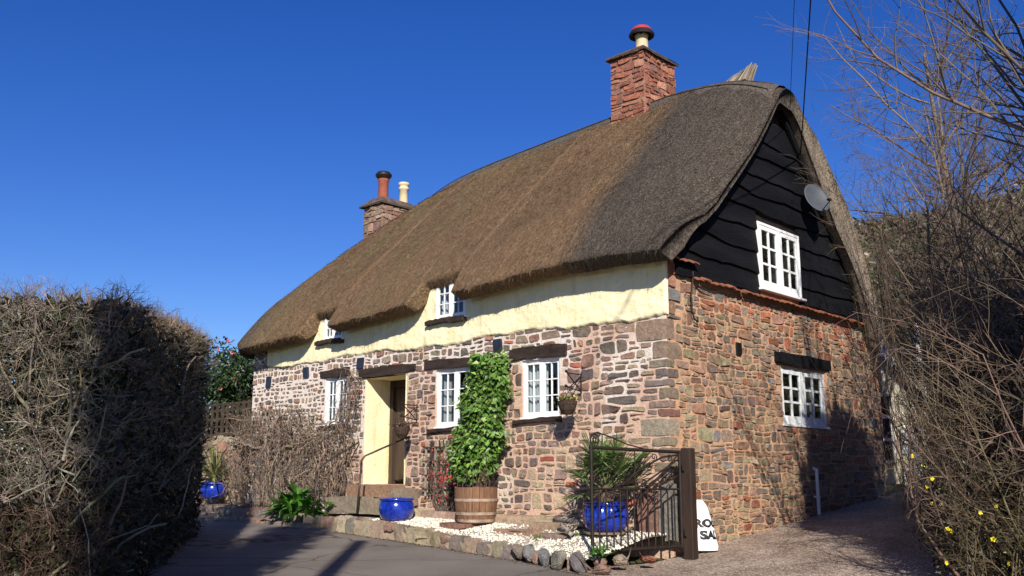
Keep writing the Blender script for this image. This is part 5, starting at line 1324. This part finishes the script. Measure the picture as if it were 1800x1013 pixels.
for z in (1.80, 1.97, 2.14, 2.31, 2.45):
    mb = MB(); mb.box(-13.45, -10.0, .43, .455, z, z+.045); mb.build('slat', 'fence_wood', LF)
def leafy_tree(name, label, base, crown, rad, n, size, colr, cat='tree', flowers=None, seed=1, group=None):
    t = thing(name, label, cat, group, loc=base); r = random.Random(seed); mb = MB(); B = Vector(base); Cc = Vector(crown)
    ends = []
    for k in range(9):
        e = Cc+Vector((r.gauss(0, rad[0]*.45), r.gauss(0, rad[1]*.45), r.uniform(-.5, .8)*rad[2])); m1 = B+(e-B)*.45+Vector((r.gauss(0, .1), r.gauss(0, .1), 0)); mb.tube([B+Vector((r.gauss(0, .04), r.gauss(0, .04), 0)), m1, e], [.05, .03, .01], 6, c=(.10, .08, .065)); ends.append(e)
    mb.build('trunk', 'twig', t)
    cl = [Cc+Vector((r.gauss(0, 1)*rad[0]*.5, r.gauss(0, 1)*rad[1]*.5, r.gauss(0, 1)*rad[2]*.5)) for _ in range(40)]+ends
    cl = np.array([tuple(c) for c in cl]); pick_ = rng.integers(0, len(cl), n); off = rng.normal(0, 1, (n, 3)); off /= np.linalg.norm(off, axis=1, keepdims=True); off *= (rng.uniform(0, 1, (n, 1))**.5)*min(rad)*.42
    P = cl[pick_]+off; V, F, C = leaves_np(P, off+rng.normal(0, .4, (n, 3))*min(rad)*.3+np.array([0, 0, -.05]), rng.normal(0, .5, (n, 3))+np.array([.2, -.3, 1]), rng.uniform(.7, 1.3, n)*size, rng.uniform(.7, 1.3, n)*size*.5, colvar(colr, n, .35))
    big_mesh('crown', V, F, 'leaf', t, C)
    if flowers:
        mb = MB()
        for k in range(flowers):
            c = Vector(cl[r.randrange(len(cl))])+Vector((r.gauss(0, 1), r.gauss(0, 1)-.6, r.gauss(0, 1)+.2)).normalized()*min(rad)*.44; cc = r.choice([(.55, .07, .10), (.48, .04, .06), (.62, .16, .17)])
            for q in range(7): a = q*.9; d = Vector((math.cos(a), r.gauss(0, .4), math.sin(a))); u = d.orthogonal().normalized(); mb.add([c, c+d*.035+u*.02, c+d*.05, c+d*.035-u*.02], [(0, 1, 2, 3)], cc)
        mb.build('blossom', 'petal', t)
    return t
leafy_tree('camellia_tree', 'dark evergreen camellia with pink blooms behind the lattice fence', (-13.6, 2.6, .5), (-13.4, 2.0, 2.62), (1.5, 1.0, .95), 16000, .11, (.028, .052, .014), flowers=60, seed=3)
leafy_tree('evergreen_shrub', 'low dark evergreen shrub seen through the lattice fence', (-12.2, 1.2, .5), (-12.2, 1.1, 1.75), (1.4, .6, .75), 9000, .10, (.024, .035, .012), cat='shrub', seed=9)
# ---------------------------------------------------------------- big clipped hedge on the left
HE = thing('clipped_hedge', 'tall clipped hedge of bare pale twigs filling the left foreground', 'hedge', loc=(-3.5, -5.6, -.2))
HN = np.array([-1.0, -7.0]); HEe = np.array([-7.1, -2.62]); HB = (HEe-HN)/np.linalg.norm(HEe-HN); HQ = np.array([HB[1], -HB[0]])*1.0
HQ = np.array([-HB[1], HB[0]]); HQ = HQ if HQ @ np.array([-1, -1]) > 0 else -HQ      # away from the lane
Ltot = np.linalg.norm(HEe-HN); Wd = 3.4
def htop(s_): return np.interp(s_, [-.6, 0, 2.4, 5, Ltot], [2.52, 2.60, 2.78, 3.06, 3.2])
def hpt(s_, q, z): return np.stack([HN[0]+HB[0]*s_+HQ[0]*q, HN[1]+HB[1]*s_+HQ[1]*q, z], -1)
def hedge():
    # forked shoots bristling from the three clipped faces
    n = 5200; face = rng.random(n); A = face < .36; Tp = face > .68; Bf = ~A & ~Tp
    s_ = rng.uniform(0, Ltot, n); q = np.abs(rng.normal(.05, .12, n)); z = rng.uniform(0, 1, n)
    s_[A] = np.abs(rng.normal(.05, .14, A.sum())); q[A] = rng.uniform(0, Wd, A.sum())
    q[Tp] = rng.uniform(0, Wd, Tp.sum())*rng.random(Tp.sum())
    far = Bf & (rng.random(n) < .10); s_[far] = Ltot-np.abs(rng.normal(0, .15, far.sum())); q[far] = rng.uniform(0, 1.2, far.sum())
    top = htop(s_); z = -.25+(top+.05)*z; z[Tp] = top[Tp]-.16-np.abs(rng.normal(0, .1, Tp.sum())); P0 = hpt(s_, q, z)
    d = np.zeros((n, 3)); d[A] = [-HB[0]*.65, -HB[1]*.65, .35]; d[Bf] = [-HQ[0]*.6, -HQ[1]*.6, .45]; d[Tp] = [.1, 0, 1.0]
    d += rng.normal(0, .33, (n, 3)); L = rng.uniform(.22, .52, n); L[Bf] *= .7; L[Tp] *= .62
    C = colvar((.26, .22, .17), n, .4); C[z < .7] = colvar((.13, .085, .06), (z < .7).sum(), .35); C[Tp] = colvar((.24, .165, .11), Tp.sum(), .35); C[Bf] *= .75  # lane-face twigs darkened in colour for the shade on that side
    R0 = np.where(rng.random(n) < .10, rng.uniform(.008, .014, n), rng.uniform(.0032, .0068, n))
    P0 = P0-d/np.linalg.norm(d, axis=1, keepdims=True)*L[:, None]*.45
    parts = []
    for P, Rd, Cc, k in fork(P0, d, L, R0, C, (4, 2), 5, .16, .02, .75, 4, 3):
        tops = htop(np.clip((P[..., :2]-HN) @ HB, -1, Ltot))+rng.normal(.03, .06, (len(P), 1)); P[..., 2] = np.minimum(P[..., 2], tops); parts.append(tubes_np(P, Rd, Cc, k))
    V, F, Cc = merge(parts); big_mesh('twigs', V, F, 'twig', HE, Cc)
    # a few stout old limbs, pale where they were cut
    n = 130; K = 6; s_ = rng.uniform(0, Ltot, n); q = np.abs(rng.normal(.25, .2, n)); A = rng.random(n) < .6; s_[A] = np.abs(rng.normal(.15, .15, A.sum())); q[A] = rng.uniform(0, Wd, A.sum())
    P = np.zeros((n, K, 3)); P[:, 0] = hpt(s_, q, rng.uniform(-.2, 1.9, n)); d = np.stack([rng.normal(0, .35, n)+.1, rng.normal(0, .35, n), np.abs(rng.normal(.7, .3, n))], -1); d /= np.linalg.norm(d, axis=1, keepdims=True)
    for k in range(1, K): d = d+rng.normal(0, .16, (n, 3)); d /= np.linalg.norm(d, axis=1, keepdims=True); P[:, k] = P[:, k-1]+d*.14
    P[..., 2] = np.minimum(P[..., 2], htop(np.clip((P[..., :2]-HN) @ HB, -1, Ltot))+rng.normal(.02, .05, (n, 1)))
    V, F, Cc = tubes_np(P, np.linspace(1, .6, K)[None]*rng.uniform(.008, .018, (n, 1)), colvar((.21, .18, .14), n, .3), 5); tag(big_mesh('stems', V, F, 'twig', HE, Cc), kind='stuff')
    # dark inner leaves
    n = 56000; s_ = rng.uniform(.05, Ltot-.05, n); q = rng.uniform(-.06, Wd, n)*rng.random(n)**1.6; z = -.25+(htop(s_)-.12+.25)*rng.uniform(0, 1, n)
    A = rng.random(n) < .33; s_[A] = rng.uniform(.12, .8, A.sum()); q[A] = rng.uniform(.1, Wd, A.sum()); z = -.25+(htop(s_)-.16+.25)*rng.uniform(0, 1, n)
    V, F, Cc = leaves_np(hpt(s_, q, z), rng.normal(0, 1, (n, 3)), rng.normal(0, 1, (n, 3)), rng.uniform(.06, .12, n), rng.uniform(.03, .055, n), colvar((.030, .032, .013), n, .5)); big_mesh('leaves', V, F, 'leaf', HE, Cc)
hedge()
# unseen evergreen added behind the viewpoint to throw shade on the lane
def block_leaves(name, label, x0, x1, y0, y1, z1, n, size, colr, z0=0):
    c = ((x0+x1)/2, (y0+y1)/2); t = thing(name, label, 'tree', loc=(*c, -.5)); r = random.Random(5); mb = MB()
    for k in range(6): a = k*1.05; mb.tube([(c[0]+.1*math.cos(a), c[1]+.1*math.sin(a), -.6), (c[0]+.2*math.cos(a), c[1]+.2*math.sin(a), z1*.5), (c[0]+.3*math.cos(a), c[1]+.3*math.sin(a), z1*.95)], [.07, .05, .015], 6, c=(.1, .08, .06))
    mb.build('trunk', 'twig', t); P = np.stack([rng.uniform(x0, x1, n), rng.uniform(y0, y1, n), z0+rng.uniform(0, 1, n)*(z1-z0)], -1)
    V, F, C = leaves_np(P, rng.normal(0, 1, (n, 3)), rng.normal(0, 1, (n, 3)), rng.uniform(.7, 1.3, n)*size, rng.uniform(.4, .7, n)*size, colvar(colr, n, .4)); big_mesh('crown', V, F, 'leaf', t, C)
block_leaves('shade_conifer', 'slim tall evergreen added unseen behind the viewpoint to shade the lane', 5.95, 6.85, -14.2, -13.4, 11.6, 10000, .16, (.03, .05, .014), 4.0)

# ---------------------------------------------------------------- bare trees and thicket on the right
def bare_tree(name, label, base, height, seed, lean=(0, 0), spread=.55, r0=.09, colr=(.17, .13, .10), levels=3, kids=(11, 8, 5), group=None, cat='tree', first=.25, stems=1, twig_r=.0035):
    r = np.random.default_rng(seed); t = thing(name, label, cat, group, loc=base); K = 7
    def grow(P0, d0, L, R0, wob, up):
        n = len(P0); P = np.zeros((n, K, 3)); P[:, 0] = P0; d = d0/np.linalg.norm(d0, axis=1, keepdims=True)
        for k in range(1, K):
            d = d+r.normal(0, wob, (n, 3))+np.array([0, 0, up]); d /= np.linalg.norm(d, axis=1, keepdims=True); P[:, k] = P[:, k-1]+d*(L/(K-1))[:, None]
        return P, np.linspace(1, .32, K)[None]*R0[:, None]
    B = np.repeat(np.array([base], float), stems, 0)+r.normal(0, .12 if stems > 1 else 0, (stems, 3))*np.array([1, 1, 0]); D = np.stack([lean[0]+r.normal(0, .10*(stems > 1)+.001, stems), lean[1]+r.normal(0, .10*(stems > 1)+.001, stems), np.ones(stems)], -1)
    P, Rd = grow(B, D, np.full(stems, height)*r.uniform(.75, 1.05, stems), np.full(stems, r0), .05, .02); allp = [(P, Rd, 7 if r0 > .05 else 5)]
    for lv in range(levels):
        n = len(P); k = kids[lv]; i = np.repeat(np.arange(n), k); tt = r.uniform(first if lv == 0 else .12, 1, len(i))*(K-1.01); a = tt.astype(int); f = (tt-a)[:, None]
        S = P[i, a]*(1-f)+P[i, a+1]*f; par = P[i, a+1]-P[i, a]; par /= np.linalg.norm(par, axis=1, keepdims=True)
        az = r.normal(0, 1, (len(i), 3)); az -= par*(az*par).sum(1, keepdims=True); az /= np.linalg.norm(az, axis=1, keepdims=True)
        d = par*(1-spread)+az*spread*r.uniform(.7, 1.3, (len(i), 1)); Lp = np.linalg.norm(np.diff(P, axis=1), axis=2).sum(1)[i]
        L = Lp*r.uniform(.28, .55, len(i))*(1-.45*(tt/(K-1)))*1.15; R0 = np.maximum((Rd[i, a]*.55), twig_r)
        P, Rd = grow(S, d, L, R0, .13, .03); allp.append((P, Rd, 4 if lv == 0 else 3))
    tr = MB(); V, F, C = tubes_np(allp[0][0], allp[0][1], jit(colr, len(allp[0][0]), .15), allp[0][2]); big_mesh('trunk', V, F, 'twig', t, C, smooth=True)
    V, F, C = merge([tubes_np(p, q, jit(colr, len(p), .25), n_) for p, q, n_ in allp[1:]]); big_mesh('branches', V, F, 'twig', t, C)
    return t
bare_tree('bare_tree', 'slender bare tree with straight trunk rising beside the right edge of the photo', (2.15, 6.2, .5), 8.4, 2, (-.05, .0), .52, .085, (.14, .11, .082), 3, (22, 10, 6))
bare_tree('bare_tree', 'bare many-stemmed tree leaning over the thicket right of the gable', (3.0, 4.6, .3), 6.4, 5, (-.03, .06), .48, .04, (.13, .095, .072), 3, (11, 9, 6), stems=4, first=.3)
bare_tree('bare_tree', 'bare tree behind the others in front of the hillside', (.9, 10.5, .7), 8.4, 8, (.03, 0), .5, .06, (.15, .12, .09), 3, (14, 9, 6), stems=3)
bare_tree('bare_tree', 'bare tree whose trunk stands just outside the right edge, long limbs reaching in', (4.25, 2.6, .1), 7.2, 13, (-.02, .02), .80, .075, (.17, .14, .11), 3, (15, 9, 5), first=.3)
bare_tree('bare_tree', 'young bare sapling stem beside the driveway thicket', (2.75, 2.6, .1), 5.2, 17, (-.04, .05), .55, .045, (.20, .16, .12), 3, (9, 7, 4), first=.35)
bare_tree('bare_tree', 'bare tree added out of view right of the drive for streaked shade, twigs touching the right edge', (5.5, -1.0, -.2), 8.0, 21, (.05, .02), .42, .06, (.12, .095, .075), 3, (18, 9, 5), first=.3)  # unseen tree, added so its twigs streak the gable with shadow
leafy_tree('shade_evergreen', 'evergreen tree added out of view right of the drive to shade the gable', (7.1, -1.35, -.2), (7.1, -1.3, 4.9), (1.15, 1.3, 3.0), 30000, .19, (.03, .045, .014), seed=31)  # unseen tree, added to darken the lower right of the gable
TH = thing('winter_thicket', 'dense leafless thicket with yellow jasmine flowers at the right foreground', 'shrub', loc=(3.6, 1.6, 0))
def thicket():
    EY = [-1.2, 0, 1.5, 4, 6.5]; EX = [3.85, 3.25, 2.6, 2.4, 2.4]
    def bush(n, yr, hs, seed, colr, rad, kids, lean=-.06):
        y = rng.uniform(*yr, n); e = np.interp(y, EY, EX); x = e+.15+rng.uniform(0, 1, n)**1.2*2.4; P0 = np.stack([x, y, np.maximum(-.12, .08*y-.1)], -1)
        d = np.stack([rng.normal(lean, .26, n)*np.interp(x-e, [0, 1.2], [.3, 1.2]), rng.normal(-.08, .28, n), np.ones(n)], -1); L = rng.uniform(*hs, n)*np.interp(y, EY, [.52, .66, .9, 1.08, 1.1])*np.interp(x-e, [0, .5, 1.2], [.6, .9, 1.05])
        o = fork(P0, d, L, rng.uniform(*rad, n), colvar(colr, n, .25), kids, 6, .13, -.015, .75, 5, seed, (.22, .46), .0018); parts = []
        for P, Rd, Cc, k in o:
            lo = np.interp(P[..., 1], EY, EX)-.22; P[..., 0] = np.where(P[..., 0] < lo, lo+(P[..., 0]-lo)*.25, P[..., 0]); P[..., 2] = np.maximum(P[..., 2], -.1); parts.append(tubes_np(P, Rd, Cc, k))
        return merge(parts)
    V, F, Cc = bush(360, (-1.0, 6.2), (2.6, 4.6), 4, (.145, .105, .074), (.008, .018), (9, 6)); tag(big_mesh('stems', V, F, 'twig', TH, Cc), kind='stuff')
    V, F, Cc = bush(520, (-1.2, 5.0), (1.0, 2.6), 9, (.115, .09, .052), (.004, .008), (7, 5)); big_mesh('twigs', V, F, 'twig', TH, Cc)
    n = 15000; y = rng.uniform(-1.2, 5.5, n); e = np.interp(y, [-1.2, 0, 1.5, 4, 6], [3.75, 3.15, 2.5, 2.1, 1.9]); x = e+rng.uniform(0, 2.6, n); z = np.abs(rng.normal(0, .75, n))+.06*y
    V, F, Cc = leaves_np(np.stack([x, y, z], -1), rng.normal(0, 1, (n, 3)), rng.normal(0, 1, (n, 3)), rng.uniform(.02, .05, n), rng.uniform(.010, .02, n), colvar((.055, .07, .02), n, .4)); big_mesh('leaves', V, F, 'leaf', TH, Cc)
    # dark leaves added to deepen shade inside the thicket and block the sun
    n = 60000; y = rng.uniform(-.8, 6, n); e = np.interp(y, [-1.2, 0, 1.5, 4, 6], [3.75, 3.25, 2.7, 2.55, 2.5]); x = e+rng.uniform(0, 2.4, n); hm = np.interp(y, [-.8, 0, .5, 1.5, 3, 6], [1.6, 2.1, 2.5, 3.0, 3.3, 3.3])*np.interp(x-e, [0, .3, .9], [.45, .75, 1.0])*(1+.12*np.sin(x*5+y*3)+.12*np.sin(x*11-y*7)); z = hm*rng.uniform(0, 1, n)
    V, F, Cc = leaves_np(np.stack([x, y, z+.05*y], -1), rng.normal(0, 1, (n, 3)), rng.normal(0, 1, (n, 3)), rng.uniform(.045, .08, n), rng.uniform(.025, .04, n), colvar((.060, .043, .026), n, .5)); big_mesh('shade_leaves', V, F, 'leaf', TH, Cc)
    mb = MB(); r = random.Random(6)
    for k in range(46):
        y = r.uniform(-1.2, 2.5); x = np.interp(y, [-1.2, 0, 1.5, 4], [3.65, 3.05, 2.35, 1.9])+abs(r.gauss(0, .35)); z = r.uniform(.05, 1.4); c = Vector((x, y, z)); nrm = Vector((r.gauss(.5, .4), r.gauss(-.8, .3), r.gauss(.2, .3))).normalized(); s_ = nrm.orthogonal().normalized(); u = nrm.cross(s_)
        for q in range(5): a = q*1.257; d = s_*math.cos(a)+u*math.sin(a)+nrm*.3; w_ = nrm.cross(d).normalized(); mb.add([c, c+d*.016+w_*.010, c+d*.027, c+d*.016-w_*.010], [(0, 1, 2, 3)], (.75, .62, .02))
    mb.build('blossom', 'petal', TH)
thicket()

# ---------------------------------------------------------------- outbuilding and hillside behind
OB = thing('outbuilding', 'cream outbuilding with white sloping verge board behind the gable', 'outbuilding', loc=(-1.2, 9.2, .7))
mb = MB(); mb.add([(-2.6, 9, .3), (.05, 9, .3), (.05, 9, 2.62), (-.82, 9, 3.52), (-2.6, 9, 3.52), (-2.6, 12, .3), (.05, 12, .3), (.05, 12, 2.62), (-.82, 12, 3.52), (-2.6, 12, 3.52)], [(0, 1, 2, 3, 4), (9, 8, 7, 6, 5), (1, 6, 7, 2), (0, 4, 9, 5)]); mb.build('wall', 'cream_wall', OB)
mb = MB(); mb.add([(.22, 8.85, 2.46), (.22, 12.1, 2.46), (-.86, 12.1, 3.60), (-.86, 8.85, 3.60), (.22, 8.85, 2.54), (.22, 12.1, 2.54), (-.86, 12.1, 3.68), (-.86, 8.85, 3.68), (-2.7, 8.85, 3.60), (-2.7, 12.1, 3.60), (-2.7, 8.85, 3.68), (-2.7, 12.1, 3.68)], [(0, 1, 2, 3), (7, 6, 5, 4), (0, 4, 5, 1), (3, 2, 9, 8), (10, 11, 6, 7)]); mb.build('roof', 'roof_slate', OB)
mb = MB(); mb.add([(.24, 8.83, 2.36), (.24, 8.83, 2.54), (-.86, 8.83, 3.70), (-.86, 8.83, 3.50), (.24, 8.87, 2.36), (.24, 8.87, 2.54), (-.86, 8.87, 3.70), (-.86, 8.87, 3.50)], [(0, 1, 2, 3), (7, 6, 5, 4), (0, 4, 5, 1), (2, 6, 7, 3)]); mb.build('verge_board', 'white_paint', OB)
mb = MB(); mb.box(-.88, -.62, 8.95, 9.0, 1.2, 2.6); wfr = mb.build('window', 'white_paint', OB)
for k in range(3): mb = MB(); mb.box(-.84, -.66, 8.94, 8.949, 1.26+k*.45, 1.64+k*.45); mb.build('pane', 'slate', wfr)
mb = MB(); mb.box(-.46, -.05, 8.93, 9.0, .6, 1.9); mb.build('door', 'old_white', OB)
mb = MB(); mb.tube([(.02, 8.9, 3.0), (.02, 8.9, 3.95)], .055, 10); mb.build('flue_pipe', 'white_paint', OB)
def hill_z(x, y):
    d = max(0, y-12+.15*x); h = 19*(1-math.exp(-(d/26)**2))*sstep(-75, -16, x+.0*y)
    return ground_z(min(x, 20), 9)+h+1.2*fbm(x, y, .08)*min(1, h/4)-.1
sheet('hill', list(np.linspace(-90, 120, 85)), list(np.linspace(12, 130, 50)), hill_z, 'grass_ground')
def scrub():
    n = 26000; x = rng.uniform(-28, 14, n); y = rng.uniform(16, 62, n); z = np.array([hill_z(a, b_) for a, b_ in zip(x, y)])+rng.uniform(0, .9, n)*(.3+np.array([max(0, fbm(a, b_, .35)+.3) for a, b_ in zip(x, y)]))
    C = np.where(rng.random((n, 1)) < .45, colvar((.075, .075, .03), n, .35), colvar((.12, .085, .055), n, .35))
    V, F, Cc = leaves_np(np.stack([x, y, z], -1), rng.normal(0, 1, (n, 3))+np.array([0, 0, .5]), rng.normal(0, 1, (n, 3))+np.array([0, -.5, .5]), rng.uniform(.25, .7, n), rng.uniform(.12, .3, n), C)
    tag(big_mesh('hillside_scrub', V, F, 'leaf', None, Cc), 'brown and green scrub covering the hillside', 'scrub', kind='stuff')
scrub()
# litter along the kerb foot
def litter():
    n = 900; x = rng.uniform(-5.8, .4, n); y = np.array([kerb_y(a) for a in x])-.04-np.abs(rng.normal(0, .06, n)); z = np.array([road_z(a, b_) for a, b_ in zip(x, y)])+.006
    V, F, C = leaves_np(np.stack([x, y, z], -1), rng.normal(0, 1, (n, 3))*np.array([1, 1, .2]), rng.normal(0, .3, (n, 3))+np.array([0, 0, 1]), rng.uniform(.015, .045, n), rng.uniform(.008, .02, n), colvar((.10, .065, .04), n, .5))
    tag(big_mesh('leaf_litter', V, F, 'twig', None, C), 'dry leaf litter gathered along the kerb foot', 'leaf litter', kind='stuff')
litter()
